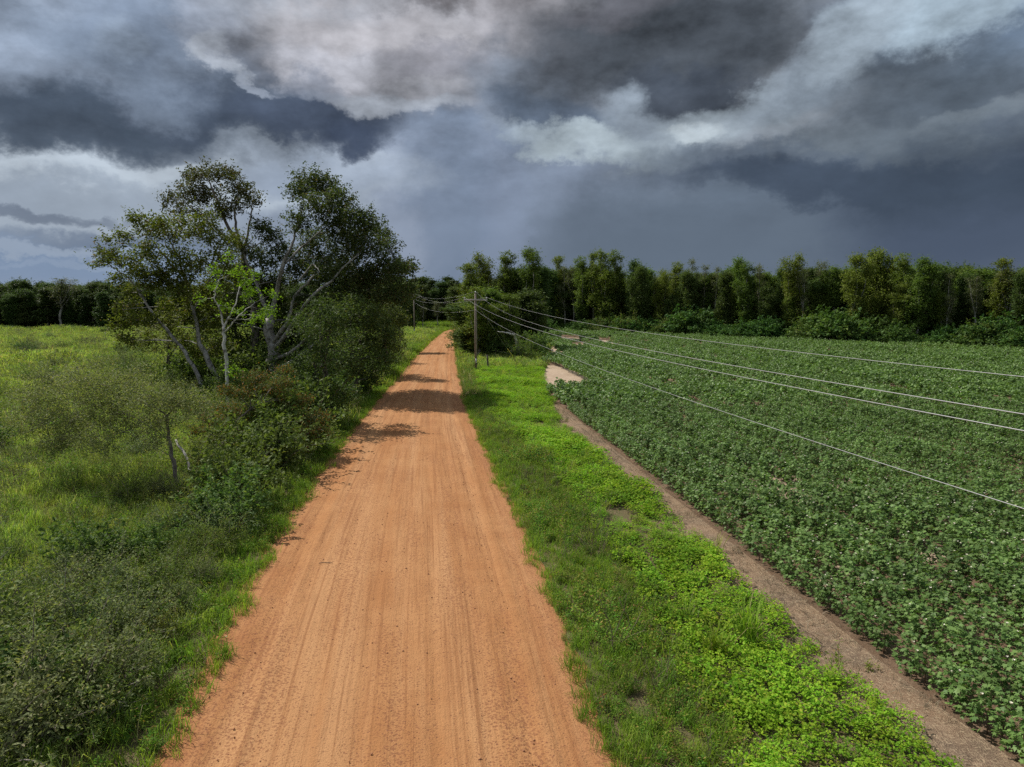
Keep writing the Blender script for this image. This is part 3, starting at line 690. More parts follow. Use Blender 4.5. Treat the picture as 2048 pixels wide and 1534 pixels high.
roadside('low understorey tree left of the leaning stem', 70, 330, [(300, 650, 26), (340, 640, 26), (270, 680, 26), (320, 690, 28), (370, 680, 26), (350, 720, 26)], 27, leaf='grey', size=.22, clumps=40)
roadside('rounded dark tree overhanging the road, farther along than the bushy one', 76, 760, [(735, 640, 32), (775, 625, 32), (795, 640, 22), (750, 680, 36), (778, 680, 32), (795, 695, 18), (760, 720, 30), (725, 700, 26)], 22)
roadside('slim dark tree on the left verge just before the far pole', 112, 800, [(785, 575, 22), (802, 600, 18), (780, 620, 24), (798, 640, 20), (785, 665, 22)], 23, size=.32, clumps=50)
roadside('leafy tree standing behind the oak beside the verge', 96, 700, [(680, 560, 30), (720, 580, 30), (660, 600, 30), (700, 630, 32), (740, 640, 28), (640, 640, 28)], 24, size=.30, clumps=50)

# kinds of tree that stand in the woods, built once each and copied
def grow(kind, seed):
    r = np.random.default_rng(seed)
    if kind == 'poplar': Hh, cb, wd, n, lr, leaf, bark, cl_, sz = 20, .30, 2.0, 17, (1.2, 2.1), 'wood_a', 'bark_pale', 17, .34
    if kind == 'yellow': Hh, cb, wd, n, lr, leaf, bark, cl_, sz = 20, .24, 2.4, 18, (1.2, 2.3), 'wood_d', 'bark_pale', 15, .34
    if kind == 'vine':   Hh, cb, wd, n, lr, leaf, bark, cl_, sz = 16, .08, 1.1, 18, (1.1, 1.8), 'wood_b', 'bark_mid', 20, .32
    if kind == 'sparse': Hh, cb, wd, n, lr, leaf, bark, cl_, sz = 19, .38, 1.7, 16, (.9, 1.5), 'wood_c', 'bark_pale', 11, .28
    if kind == 'round':  Hh, cb, wd, n, lr, leaf, bark, cl_, sz = 18, .20, 3.2, 24, (1.5, 2.5), 'wood_a', 'bark_mid', 17, .36
    if kind == 'dark':   Hh, cb, wd, n, lr, leaf, bark, cl_, sz = 18, .15, 2.5, 22, (1.3, 2.2), 'wood_b', 'bark_dark', 18, .36
    if kind == 'pine':   Hh, cb, wd, n, lr, leaf, bark, cl_, sz = 14, .10, 2.2, 24, (.9, 1.6), 'pine', 'bark_dark', 18, .40
    lean = r.normal(0, .5, 2); tr = np.array([[0, 0, -.3], [lean[0] * .3, lean[1] * .3, Hh * .3], [lean[0] * .8, lean[1] * .8, Hh * .65], [lean[0], lean[1], Hh * .93]])
    limbs = [(tr, .26 if kind != 'sparse' else .22, .05)]; lobes = []
    nl = {'vine': 1, 'pine': 1, 'sparse': 3, 'poplar': 3, 'yellow': 4, 'round': 5, 'dark': 4}[kind]
    lead = [(lean[0], lean[1], Hh)] + [(lean[0] + wd * r.uniform(.5, 1.25) * math.cos(a), lean[1] + wd * r.uniform(.5, 1.25) * math.sin(a), Hh * r.uniform(.70, 1.0)) for a in r.uniform(0, 6.28, nl - 1)]
    for li, (lx, ly, top) in enumerate(lead):
        z0 = Hh * cb * r.uniform(.8, 1.5); m_ = max(4, int(n * (1.9 if nl > 1 else 1) * (top - z0) / Hh / nl * (1.4 if li == 0 else 1)))
        if li: limbs.append(([np.array([lean[0] * .5, lean[1] * .5, z0 * .8 + 1]), np.array([lx * .8, ly * .8, (z0 + top) / 2]), np.array([lx, ly, top * .93])], .13, .03))
        for i in range(m_):
            t = i / (m_ - 1); z = z0 + (top - z0) * t ** .9
            prof = {'pine': (1 - t) ** .7 + .1, 'vine': 1 - .4 * t}.get(kind, max(.55, math.sin(math.pi * (.20 + .66 * t))))
            a = r.uniform(0, 6.28); q = wd * prof * r.uniform(.1, .85) * (1 if nl == 1 else .62)
            rad = r.uniform(*lr) * (.6 + .4 * prof) * r.uniform(.7, 1.12)
            c_ = np.array([lx * (.4 + .6 * t) + q * math.cos(a), ly * (.4 + .6 * t) + q * math.sin(a), min(z + r.normal(0, .5), top - rad * .6)])
            lobes.append((c_, rad, r.uniform(.6, 1.1) if kind != 'pine' else .55))
    wm, lm, _ = build_tree(limbs, lobes, M[leaf], M[bark], seed, size=sz * 1.08, clumps=cl_ * 2.5, per=9, spread=.44, twig=.04, sides=6)
    return wm, lm, Hh
KIND = {k_: [grow(k_, 100 + 10 * i + j) for j in range(nv)] for i, (k_, nv) in enumerate([('poplar', 4), ('yellow', 4), ('vine', 2), ('sparse', 4), ('round', 3), ('dark', 4), ('pine', 4)])}
def wood_tree(kind, name, label, group, x, y, h_, wide=1.0, cat='tree'):
    v = KIND[kind]; wm, lm, Hh = v[rng.integers(len(v))]; s = h_ / Hh
    sw = s * wide * rng.uniform(.88, 1.15)
    e = empty(name, (x, y, 0), rng.uniform(0, 6.28), (sw, sw, s)); tag(e, label, cat, group)
    mobj('trunk', wm, e); mobj('crown', lm, e)
    return e
LAB = {'poplar': 'tall green broadleaf tree with pale trunk in the wood behind the cotton field',
       'yellow': 'yellowish-green loose-crowned tree in the wood behind the cotton field',
       'vine': 'narrow dark vine-covered tree, leafy to the ground, behind the cotton field',
       'sparse': 'thin greyish half-bare tree showing its trunk behind the cotton field',
       'round': 'broad round-crowned green tree in the wood behind the cotton field',
       'dark': 'dense dark green tree in the wood behind the cotton field'}
NAM = {'poplar': 'broadleaf_tree', 'yellow': 'loose_crowned_tree', 'vine': 'vine_covered_tree', 'sparse': 'thin_tree', 'round': 'round_tree', 'dark': 'dense_tree', 'pine': 'pine_tree'}
GRP = {k_: NAM[k_].replace('_', ' ') + 's of the wood behind the cotton field' for k_ in NAM}
def far_at(px):                              # where the wood's edge stands on the ray through px
    for Yq in np.arange(60, 240, .5):
        x = (px - 1024) / F * Yq
        if Yq >= yfar(x): return x, Yq
    return (px - 1024) / F * 200, 200.
LINE = [(1096, 540, 'dark'), (1112, 515, 'yellow'), (1130, 532, 'sparse'), (1148, 528, 'sparse'), (1166, 520, 'poplar'), (1186, 505, 'poplar'), (1206, 502, 'yellow'), (1235, 507, 'poplar'), (1262, 524, 'vine'), (1285, 536, 'dark'),
        (1318, 540, 'yellow'), (1346, 530, 'poplar'), (1366, 545, 'dark'), (1384, 518, 'sparse'), (1404, 530, 'sparse'), (1426, 534, 'sparse'), (1447, 547, 'vine'), (1476, 516, 'poplar'), (1497, 530, 'poplar'), (1518, 530, 'sparse'),
        (1556, 540, 'vine'), (1582, 510, 'yellow'), (1604, 538, 'sparse'), (1640, 522, 'sparse'), (1668, 538, 'poplar'), (1698, 515, 'poplar'), (1738, 500, 'round'), (1768, 532, 'yellow'), (1800, 515, 'poplar'), (1832, 516, 'poplar'),
        (1862, 538, 'dark'), (1890, 548, 'sparse'), (1918, 550, 'dark'), (1950, 546, 'sparse'), (1984, 520, 'yellow'), (2012, 538, 'sparse'), (2040, 548, 'dark'), (2080, 530, 'poplar'), (2120, 540, 'dark'), (2160, 525, 'poplar'), (2200, 530, 'round'), (2245, 535, 'yellow'), (2290, 525, 'dark'), (2340, 520, 'poplar'), (2390, 530, 'round'),
        (1275, 575, 'dark'), (1345, 590, 'dark'), (1530, 575, 'dark'), (1630, 565, 'round'), (1790, 570, 'round'), (1880, 585, 'yellow'), (1950, 590, 'dark'), (1700, 585, 'yellow'), (1440, 600, 'dark'), (1160, 590, 'dark'), (1220, 585, 'dark'), (1580, 590, 'poplar'), (1480, 580, 'round')]
for px, top, k_ in LINE:
    x, y = far_at(px); y2 = y + rng.uniform(5, 11); x2 = x * y2 / y
    wood_tree(k_, NAM[k_], LAB[k_], GRP[k_], x2, y2, D(px, top, y2)[2])
for px in np.arange(1085, 2420, 15):         # those standing deeper in the wood
    x, y = far_at(px); y2 = y + rng.uniform(12, 30); pxj = px + rng.uniform(-10, 10)
    k_ = rng.choice(['dark', 'dark', 'round', 'poplar', 'sparse']); wood_tree(k_, NAM[k_], LAB[k_], GRP[k_], (pxj - 1024) / F * y2, y2, D(px, rng.uniform(532, 562), y2)[2], 1.3)
for px in np.arange(1075, 2420, 21):
    x, y = far_at(px); y2 = y + rng.uniform(28, 50); k_ = rng.choice(['dark', 'round']); wood_tree(k_, NAM[k_], LAB[k_], GRP[k_], (px + rng.uniform(-8, 8) - 1024) / F * y2, y2, D(px, rng.uniform(545, 565), y2)[2], 1.6)
# trees round the bend and by the pole
def one(kind, name, label, px, top, Y, wide=1.0): return wood_tree(kind, name, label, None, (px - 1024) / F * Y, Y, D(px, top, Y)[2], wide)
one('yellow', 'roadside_tree', 'light green tree at the bend, first on the right of the road', 930, 530, 122, 1.5)
one('yellow', 'broadleaf_tree', 'bright green tree rising behind the utility pole', 966, 508, 148, 1.1)
one('poplar', 'broadleaf_tree', 'bright tree with a lobed top just right of the utility pole', 1003, 510, 150, 1.2)
one('dark', 'dense_tree', 'dark tree filling the gap between the lobed tree and the tall dark one', 1032, 540, 156, 1.2)
one('dark', 'dense_tree', 'dark tree at the near end of the wood above the sand patch', 1082, 535, 152, 1.2)
one('yellow', 'leafy_tree', 'olive tree behind the light green tree at the bend', 945, 545, 150, 1.3)
one('poplar', 'tall_tree', 'tall dark tree with narrow stem and bushy top beside the bright tree', 1058, 503, 148, .9)
one('round', 'broad_tree', 'broad dark tree directly behind the utility pole', 985, 578, 108, 2.0)
one('dark', 'broad_tree', 'broad dark tree at the corner of the cotton field', 1038, 585, 112, 1.9)
one('dark', 'low_tree', 'low dark tree overhanging the road edge beyond the pole', 945, 605, 104, 2.0)
one('yellow', 'leafy_tree', 'loose olive-green tree at the roadside just past the pole', 958, 575, 100, 1.5)
one('yellow', 'leafy_tree', 'loose leafy tree right of the pole above the dead branch', 1022, 590, 100, 1.5)
one('sparse', 'bare_tree', 'greyish thin tree beside the road where it bends away', 876, 600, 205, 1.6)
one('sparse', 'bare_tree', 'grey half-bare tree left of the road bend, behind the far pole', 846, 598, 200, 1.6)
one('dark', 'dense_tree', 'dark tree closing the view at the end of the road', 905, 575, 225, 1.4)
for px in np.arange(690, 1090, 11):
    Y = rng.uniform(236, 290); wood_tree('pine' if rng.random() < .75 else 'dark', 'distant_tree', 'dark distant tree on the skyline beyond the bend of the road', 'trees beyond the road bend', (px + rng.uniform(-8, 8) - 1024) / F * Y, Y, D(px, rng.uniform(553, 572), Y)[2], 1.7)
for row, (Y0, t0, t1) in enumerate([(188, 578, 590), (198, 570, 582), (212, 566, 573)]):
    for px in np.arange(-430, 830, 16):
        Y = Y0 + rng.uniform(-4, 4); wood_tree(*(('pine', 'pine_tree', 'dark pine in the wood behind the overgrown field', 'pines behind the overgrown field') if rng.random() < .7 else ('dark', 'broadleaf_tree', 'dark broadleaf tree among the pines behind the overgrown field', 'broadleaf trees among the far pines')), (px + rng.uniform(-9, 9) - 1024) / F * Y, Y, D(px, rng.uniform(t0 - 4, t1 + 4), Y)[2], 1.4)
wood_tree('sparse', 'round_topped_tree', 'open round-topped tree standing above the dark pines', None, (122 - 1024) / F * 186, 186, D(122, 552, 186)[2], 2.6, 'tree')
wood_tree('dark', 'bushy_tree', 'bushy tree just topping the pines left of the round-topped one', None, (38 - 1024) / F * 190, 190, D(38, 561, 190)[2], 1.6, 'tree')

# ------------------------------------------------------------------ small plants
def blades(n, h_, spread, width, r, lean=.5, base=(0, 0, 0)):
    """tapered bent grass blades"""
    b0 = np.stack([r.normal(0, spread, n), r.normal(0, spread, n), np.zeros(n)], 1) + np.asarray(base)
    a = r.uniform(0, 6.28, n); dirv = np.stack([np.cos(a), np.sin(a), np.zeros(n)], 1); side = np.stack([-np.sin(a), np.cos(a), np.zeros(n)], 1)
    tw = r.uniform(-.8, .8, n)[:, None]; side = nrm(side + dirv * tw)
    hh = (h_ * r.uniform(.5, 1.15, n))[:, None]; ln = hh * lean * r.uniform(.2, 1.2, n)[:, None]; w = (width * r.uniform(.7, 1.2, n))[:, None] / 2
    up = np.array([[0, 0, 1.0]])
    p1 = b0 + up * hh * .45 + dirv * ln * .18; p2 = b0 + up * hh * .82 + dirv * ln * .55; p3 = b0 + up * hh * (1 - .25 * lean) + dirv * ln
    V = np.stack([b0 - side * w * .7, b0 + side * w * .7, p1 - side * w, p1 + side * w, p2 - side * w * .65, p2 + side * w * .65, p3], 1).reshape(-1, 3)
    i = np.arange(n)[:, None] * 7
    Q = np.concatenate([i + [[0, 1, 3, 2]], i + [[2, 3, 5, 4]]]); T = i + [[4, 5, 6]]
    return V, T, Q
LEAF3 = np.array([(0, 0, 0), (.42, .02, -.05), (.30, .30, .0), (.52, .66, -.08), (.20, .58, .02), (0, 1, -.08), (-.20, .58, .02), (-.52, .66, -.08), (-.30, .30, .0), (-.42, .02, -.05)])
LEAF3T = np.array([(0, i, i + 1) for i in range(1, 9)])
def lobed_leaves(c, out, size, r, tilt=.5):
    """palmate leaves: out = outward direction of each"""
    n = len(c); o = out.copy(); o[:, 2] = 0; o = nrm(o + r.normal(0, .25, o.shape) * [1, 1, 0])
    up = nrm(np.array([[0, 0, 1.0]]) + o * tilt * r.uniform(.2, 1.4, (n, 1)) + r.normal(0, .28, (n, 3)))
    t = nrm(o - (o * up).sum(1, keepdims=True) * up); b = np.cross(t, up)
    s = (size * r.uniform(.7, 1.25, n))[:, None, None]
    V = c[:, None] + s * (LEAF3[None, :, :1] * b[:, None] + LEAF3[None, :, 1:2] * t[:, None] + LEAF3[None, :, 2:] * up[:, None])
    T = (np.arange(n)[:, None, None] * 10 + LEAF3T[None]).reshape(-1, 3)
    return V.reshape(-1, 3), T
def cotton_meshes(seed, full=True):
    r = np.random.default_rng(seed); Hh = 1.0
    st = MB(); P = []; O = []
    add_tube(st, path([(0, 0, -.03), (.02, 0, .5), (0, .02, .95)], 6, .01, r), np.linspace(.012, .004, 6), 4)
    for k_ in range(15):
        z = .14 + .8 * k_ / 15; a = k_ * 2.4 + r.normal(0, .3); L = (.275 - .15 * (z / Hh) ** 2) * r.uniform(.8, 1.15)
        e_ = np.array([L * math.cos(a), L * math.sin(a), z + L * .35])
        add_tube(st, [(0, 0, z), e_ * [.5, .5, 1] - [0, 0, .04], e_], [.006, .005, .003], 3, False)
        for f in ((.3, .5, .7, .85, 1.0) if full else (.6, 1.0)):
            for q in range(2 if f > .5 else 1):
                p = np.array([e_[0] * f, e_[1] * f, z + (e_[2] - z) * f]) + r.normal(0, .05, 3); P.append(p); O.append(p * [1, 1, 0] + r.normal(0, .1, 3))
    for q in range(14):
        p = np.array([r.normal(0, .09), r.normal(0, .09), r.uniform(.9, 1.06)]); P.append(p); O.append(p * [1, 1, 0] + r.normal(0, .1, 3))
    V, T = lobed_leaves(np.array(P), np.array(O), .108 if full else .2, r, .55)
    fl = MB()
    for k_ in range(1):
        a = r.uniform(0, 6.28); c_ = np.array([.26 * math.cos(a), .26 * math.sin(a), r.uniform(.82, 1.0)])
        for q in range(5):                   # five petals of a cup
            b = q * 1.2566; d = np.array([math.cos(b), math.sin(b), 0]); s_ = np.array([-math.sin(b), math.cos(b), 0]); rr = .028 if seed % 2 else .022
            fl.add([c_, c_ + d * rr * .7 + s_ * rr * .7 + [0, 0, .03], c_ + d * rr * 1.15 + [0, 0, .05], c_ + d * rr * .7 - s_ * rr * .7 + [0, 0, .03]], [(0, 1, 2), (0, 2, 3)])
    return st.mesh('stem', [M['stem_red']]), mk_mesh('leaves', V, T, None, [M['cotton']]), fl.mesh('blossom', [M['petal']])
def join(name, parts):                       # several (verts, tris, quads, material) in one prototype mesh
    v = []; t = []; q = []; mt = []; mq = []; n = 0; mats = []
    for V, T, Qd, m_ in parts:
        V = np.asarray(V, float).reshape(-1, 3)
        if m_ not in mats: mats.append(m_)
        k_ = mats.index(m_)
        if T is not None and len(T): t.append(np.asarray(T) + n); mt += [k_] * len(T)
        if Qd is not None and len(Qd): q.append(np.asarray(Qd) + n); mq += [k_] * len(Qd)
        v.append(V); n += len(V)
    return mk_mesh(name, np.concatenate(v), np.concatenate(t) if t else None, np.concatenate(q) if q else None, mats, mt + mq)
def me_arrays(me):
    n = len(me.vertices); V = np.zeros(n * 3, np.float32); me.vertices.foreach_get('co', V)
    T = [tuple(p.vertices) for p in me.polygons if len(p.vertices) == 3]; Qd = [tuple(p.vertices) for p in me.polygons if len(p.vertices) == 4]
    return V.reshape(-1, 3), T, Qd
COT = [cotton_meshes(300 + i) for i in range(5)]
def cotton_far(seed):
    r = np.random.default_rng(seed); n = 44; d = sphere_dirs(n, r); d[:, 2] = np.abs(d[:, 2])
    c_ = d * np.array([.30, .30, .55]) * r.uniform(.6, 1.05, (n, 1)) + [0, 0, .5]
    V, T = leaf_cards(c_, r.uniform(.14, .25, n), .75, r, .6, -.08)
    parts = [(V, T, None, M['cotton'])]
    if r.random() < .3:
        a = r.uniform(0, 6.28); fc = np.array([[.3 * math.cos(a), .3 * math.sin(a), 1.0]]); V2, T2 = leaf_cards(fc, .06, .9, r, 1.0); parts.append((V2, T2, None, M['petal']))
    return join('cotton_far', parts)
def cover_plant(seed, h_=.45):
    r = np.random.default_rng(seed); n = 30; a = r.uniform(0, 6.28, n); q = .34 * np.sqrt(r.random(n))
    c_ = np.stack([q * np.cos(a), q * np.sin(a), h_ * (1.05 - 1.1 * q * q / .12 * .35) * r.uniform(.45, 1.08, n)], 1)
    C3 = np.repeat(c_, 3, 0) + r.normal(0, .028, (n * 3, 3)) * [1, 1, .4]
    V, T = leaf_cards(C3, .085 * r.uniform(.65, 1.25, n * 3), .62, r, 1.1, -.06)
    st = MB()
    for k_ in range(0, n, 3): add_tube(st, [(c_[k_][0] * .3, c_[k_][1] * .3, 0), c_[k_]], [.006, .003], 3, False)
    sv = np.concatenate(st.v); sq = np.concatenate(st.q)
    return join('lime_plant', [(V, T, None, M['cover']), (sv, None, sq, M['stem'])])
def weed_plant(seed, h_=.7, mat='weed', dry=.25):
    r = np.random.default_rng(seed); parts = []; st = MB(); C_ = []; TD = []
    for k_ in range(7):
        a = r.uniform(0, 6.28); b0 = np.array([r.normal(0, .08), r.normal(0, .08), 0]); hh = h_ * r.uniform(.6, 1.15); tip = b0 + [math.cos(a) * hh * .25, math.sin(a) * hh * .25, hh]
        add_tube(st, path([b0, (b0 + tip) / 2 + r.normal(0, .03, 3), tip], 4), np.linspace(.006, .0025, 4), 3, False)
        for q in range(11):
            f = .2 + .8 * q / 10; aa = q * 2.4; d = np.array([math.cos(aa), math.sin(aa), .35]); C_.append(b0 + (tip - b0) * f + d * .055); TD.append(d)
    C_ = np.array(C_); TD = np.array(TD)
    V, T = leaf_cards(C_, .085 * r.uniform(.6, 1.3, len(C_)), .36, r, .5, -.05, 0, TD)
    parts.append((V, T, None, M[mat])); sv = np.concatenate(st.v); parts.append((sv, None, np.concatenate(st.q), M['straw' if r.random() < dry else 'stem']))
    V, T, Qd = blades(10, h_ * .7, .12, .010, r, .6); parts.append((V, T, Qd, M['grass']))
    return join('weed', parts)
def tuft(seed, h_, n, mat, spread=.10, width=.012, lean=.6, straw=0):
    r = np.random.default_rng(seed); V, T, Qd = blades(n, h_, spread, width, r, lean); parts = [(V, T, Qd, M[mat])]
    if straw: V, T, Qd = blades(straw, h_ * 1.15, spread, width * .5, r, .4); parts.append((V, T, Qd, M['straw']))
    return join('tuft', parts)
def fennel(seed, h_=1.3):
    r = np.random.default_rng(seed); st = MB(); C_ = []
    for k_ in range(5):
        b0 = np.array([r.normal(0, .12), r.normal(0, .12), 0]); tip = b0 + [r.normal(0, .14), r.normal(0, .14), h_ * r.uniform(.7, 1.1)]
        add_tube(st, [b0, (b0 + tip) / 2 + r.normal(0, .03, 3), tip], [.009, .007, .003], 3, False)
        m_ = 46; f = r.uniform(.18, 1.0, m_); w_ = (.17 * np.sin(np.pi * np.clip(f * .95, 0, 1)) + .02)[:, None]; C_.append(b0 + (tip - b0) * f[:, None] + r.normal(0, 1, (m_, 3)) * w_ * [1, 1, .5])
    C_ = np.concatenate(C_); td = np.zeros_like(C_); td[:, 2] = 1.2
    V, T = leaf_cards(C_, .13 * r.uniform(.6, 1.2, len(C_)), .16, r, .1, 0, 0, td + r.normal(0, .5, C_.shape))
    return join('fennel', [(V, T, None, M['fennel']), (np.concatenate(st.v), None, np.concatenate(st.q), M['stem'])])
def stalks(seed, h_=1.1):
    r = np.random.default_rng(seed); st = MB()
    for k_ in range(7):
        b0 = np.array([r.normal(0, .12), r.normal(0, .12), 0]); tip = b0 + [r.normal(0, .22), r.normal(0, .22), h_ * r.uniform(.6, 1.1)]
        add_tube(st, path([b0, (b0 + tip) / 2 + r.normal(0, .04, 3), tip], 5), np.linspace(.006, .003, 5), 3, False)
        for q in range(3): s_ = b0 + (tip - b0) * r.uniform(.4, .95); add_tube(st, [s_, s_ + r.normal(0, .09, 3) + [0, 0, .12]], [.004, .002], 3, False)
    return join('stalks', [(np.concatenate(st.v), None, np.concatenate(st.q), M['straw'])])

def scatter(name, label, cat, protos, xy, scale, z=0.0, tilt=.12, parent=None):
    """a mass nobody could count: one object whose points carry instances of a few plants"""
    n = len(xy); pc = bpy.data.collections.new(name + '_kinds')
    for i, me in enumerate(protos):
        o = bpy.data.objects.new('%s_%02d' % (name, i), me); pc.objects.link(o)
    me = bpy.data.meshes.new(name); me.vertices.add(n)
    P = np.column_stack([xy, np.broadcast_to(z, (n,))]).astype(np.float32); me.vertices.foreach_set('co', P.ravel())
    a = me.attributes.new('scl', 'FLOAT', 'POINT'); a.data.foreach_set('value', np.asarray(scale, np.float32))
    a = me.attributes.new('rot', 'FLOAT_VECTOR', 'POINT'); a.data.foreach_set('vector', np.column_stack([rng.normal(0, tilt, n), rng.normal(0, tilt, n), rng.uniform(0, 6.28, n)]).astype(np.float32).ravel())
    a = me.attributes.new('pid', 'INT', 'POINT'); a.data.foreach_set('value', rng.integers(0, len(protos), n).astype(np.int32))
    ob = mobj(name, me, parent); tag(ob, label, cat, None, 'stuff')
    g = bpy.data.node_groups.new(name + '_spread', 'GeometryNodeTree')
    g.interface.new_socket('Geometry', in_out='INPUT', socket_type='NodeSocketGeometry'); g.interface.new_socket('Geometry', in_out='OUTPUT', socket_type='NodeSocketGeometry')
    gi = g.nodes.new('NodeGroupInput'); go = g.nodes.new('NodeGroupOutput'); ip = g.nodes.new('GeometryNodeInstanceOnPoints'); ci = g.nodes.new('GeometryNodeCollectionInfo')
    ci.inputs['Collection'].default_value = pc; ci.inputs['Separate Children'].default_value = True; ci.inputs['Reset Children'].default_value = True
    def attr(nm, t):
        x = g.nodes.new('GeometryNodeInputNamedAttribute'); x.data_type = t; x.inputs['Name'].default_value = nm; return x.outputs['Attribute']
    g.links.new(gi.outputs[0], ip.inputs['Points']); g.links.new(ci.outputs[0], ip.inputs['Instance']); ip.inputs['Pick Instance'].default_value = True
    g.links.new(attr('pid', 'INT'), ip.inputs['Instance Index']); g.links.new(attr('scl', 'FLOAT'), ip.inputs['Scale'])
    er = g.nodes.new('FunctionNodeEulerToRotation'); g.links.new(attr('rot', 'FLOAT_VECTOR'), er.inputs[0]); g.links.new(er.outputs[0], ip.inputs['Rotation'])
    g.links.new(ip.outputs[0], go.inputs[0])
    md = ob.modifiers.new('spread', 'NODES'); md.node_group = g
    return ob
def sample(x0, x1, y0, y1, dens, mask=None, seed=0):
    """random points of a rectangle that the view can reach"""
    r = np.random.default_rng(1000 + seed); n = int((x1 - x0) * (y1 - y0) * dens); x = r.uniform(x0, x1, n); y = r.uniform(y0, y1, n)
    k_ = np.abs(x) < y * 1.02 + 5
    if mask is not None: k_ &= mask(x, y)
    return np.stack([x[k_], y[k_]], 1)
off_track = lambda x, y: True

# cotton
fl_p = np.polyfit(FE[2:-2, 1], FE[2:-2, 0], 1); rows = []
for k_ in range(-2, 250):
    off = .42 + 1.14 * k_; y0 = 4.0
    step = .34 if k_ < 60 else .5
    ys = np.arange(y0, 196, step); ys = ys + rng.normal(0, .07, len(ys))
    xs = np.polyval(fl_p, ys) + off + rng.normal(0, .045, len(ys)) + .05 * fn(ys, k_, .2)
    gp = np.zeros(len(ys), bool)
    for q in range(rng.integers(0, 6) if k_ > 2 else 0): g0 = rng.uniform(5, 190); gp |= (ys > g0) & (ys < g0 + rng.uniform(.5, 1.8) * (1 + g0 / 60))
    rowh = 1 + .06 * rng.normal() + .06 * fn(ys, k_ * 9.1, .55)
    rows.append(np.stack([xs, ys, np.broadcast_to(rowh, ys.shape)], 1)[~gp])
CP = np.concatenate(rows); RH = CP[:, 2]; CP = CP[:, :2]
ok = (CP[:, 0] > fe(CP[:, 1]) + .08) & (CP[:, 1] < yfar(CP[:, 0]) - 1.2) & (np.abs(CP[:, 0]) < CP[:, 1] * .98 + 6) & (CP[:, 1] > 5)
ok &= ~((CP[:, 1] > 60) & (rng.random(len(CP)) < np.clip((CP[:, 1] - 60) / 160, 0, .45)))
pj = proj(np.column_stack([CP, np.zeros(len(CP))]))
for poly in SANDS:
    w = np.array(poly, float); w[:, 1] = np.where(w[:, 1] > w[:, 1].mean(), w[:, 1] * 1.0 + 4, w[:, 1])
    ok &= ~in_poly(pj[:, 0], pj[:, 1], [tuple(p) for p in w])
ok &= rng.random(len(CP)) > .03
ok &= ~((fn(CP[:, 0], CP[:, 1], .9) > 1.55) & (CP[:, 1] < 60))
CP = CP[ok]; pj = pj[ok]; RH = RH[ok]
vis = (pj[:, 0] > -20) & (pj[:, 0] < 2090) & (pj[:, 1] < 1660)
dist = np.where(vis, np.hypot(CP[:, 0], CP[:, 1]), 1e9); near = np.argsort(dist)[:290]
rest = np.ones(len(CP), bool); rest[near] = False
hsc = lambda p: (1.0 + .10 * fn(p[:, 0], p[:, 1], .25) + .05 * fn(p[:, 0], p[:, 1], .9)) * rng.uniform(.88, 1.14, len(p)) * np.where(p[:, 0] < fe(p[:, 1]) + 1.0, .92, 1.0)
sc_all = np.clip(hsc(CP) * RH, .5, 1.35); sc_n = sc_all[near]
for (x, y), s in zip(CP[near], sc_n):
    st_, lf_, bl_ = COT[rng.integers(len(COT))]
    e = empty('cotton_plant', (x, y, .008), rng.uniform(0, 6.28), float(s)); tag(e, 'leafy cotton plant in the rows nearest the dirt strip at the field corner', 'cotton plant', 'single cotton plants of the near rows')
    mobj('stem', st_, e); mobj('leaves', lf_, e); mobj('blossom', bl_, e)
COTP = [join('cotton_%d' % i, [(*me_arrays(a), M['stem_red']), (*me_arrays(b), M['cotton']), (*me_arrays(c_), M['petal'])]) for i, (a, b, c_) in enumerate(COT)]
nearm = rest & (CP[:, 1] < 52)
scatter('cotton_rows', 'closed rows of dark green cotton plants with cream blossoms in the near field', 'cotton crop', COTP, CP[nearm], sc_all[nearm], .008)
farm = rest & ~nearm
scatter('cotton_rows', 'distant rows of cotton plants running back to the woods', 'cotton crop', [cotton_far(400 + i) for i in range(8)], CP[farm], sc_all[farm] * 1.08, .008)

# lime ground cover between road verge and dirt strip
incov = lambda x, y: (x > cl(y) + .25 * fn(x, y, 1.2)) & (x < cr(y) - .12 + .3 * fn(x, y, 1.7))
holes = [[(1160, 985), (1195, 995), (1180, 1008)], [(1205, 1014), (1282, 1032), (1262, 1045), (1212, 1040)], [(1255, 1140), (1290, 1150), (1270, 1165)], [(1480, 1280), (1540, 1285), (1520, 1305)], [(1660, 1400), (1690, 1405), (1670, 1440)]]
def nohole(p):
    q = proj(np.column_stack([p, np.zeros(len(p))])); k_ = np.ones(len(p), bool)
    for h_ in holes: k_ &= ~in_poly(q[:, 0], q[:, 1], h_)
    return p[k_]
cp = nohole(sample(-9, 10, 4, 96, 15, lambda x, y: incov(x, y) & (fn(x, y, 1.4) < 1.6) & (y < 92), 1))
hs = (.85 + .28 * fn(cp[:, 0], cp[:, 1], .7) + .15 * fn(cp[:, 0], cp[:, 1], 2.2)) * rng.uniform(.75, 1.25, len(cp))
scatter('ground_cover', 'bright lime-green leafy ground cover between the road verge and the field', 'ground cover', [cover_plant(500 + i, .38 + .06 * (i % 3)) for i in range(6)], cp, np.clip(hs, .45, 1.5), 0, .2)
p = sample(-8, 9, 4, 80, .9, lambda x, y: incov(x, y) & (fn(x, y, .8) > -.1), 31); scatter('cover_weeds', 'darker weeds and grass poking through the lime ground cover', 'weeds', [weed_plant(515, .6), weed_plant(516, .7), tuft(517, .75, 22, 'grass', .1, .016, .6, 4), stalks(518, .8), cover_plant(519, .7)], p, rng.uniform(.6, 1.2, len(p)), 0, .2)
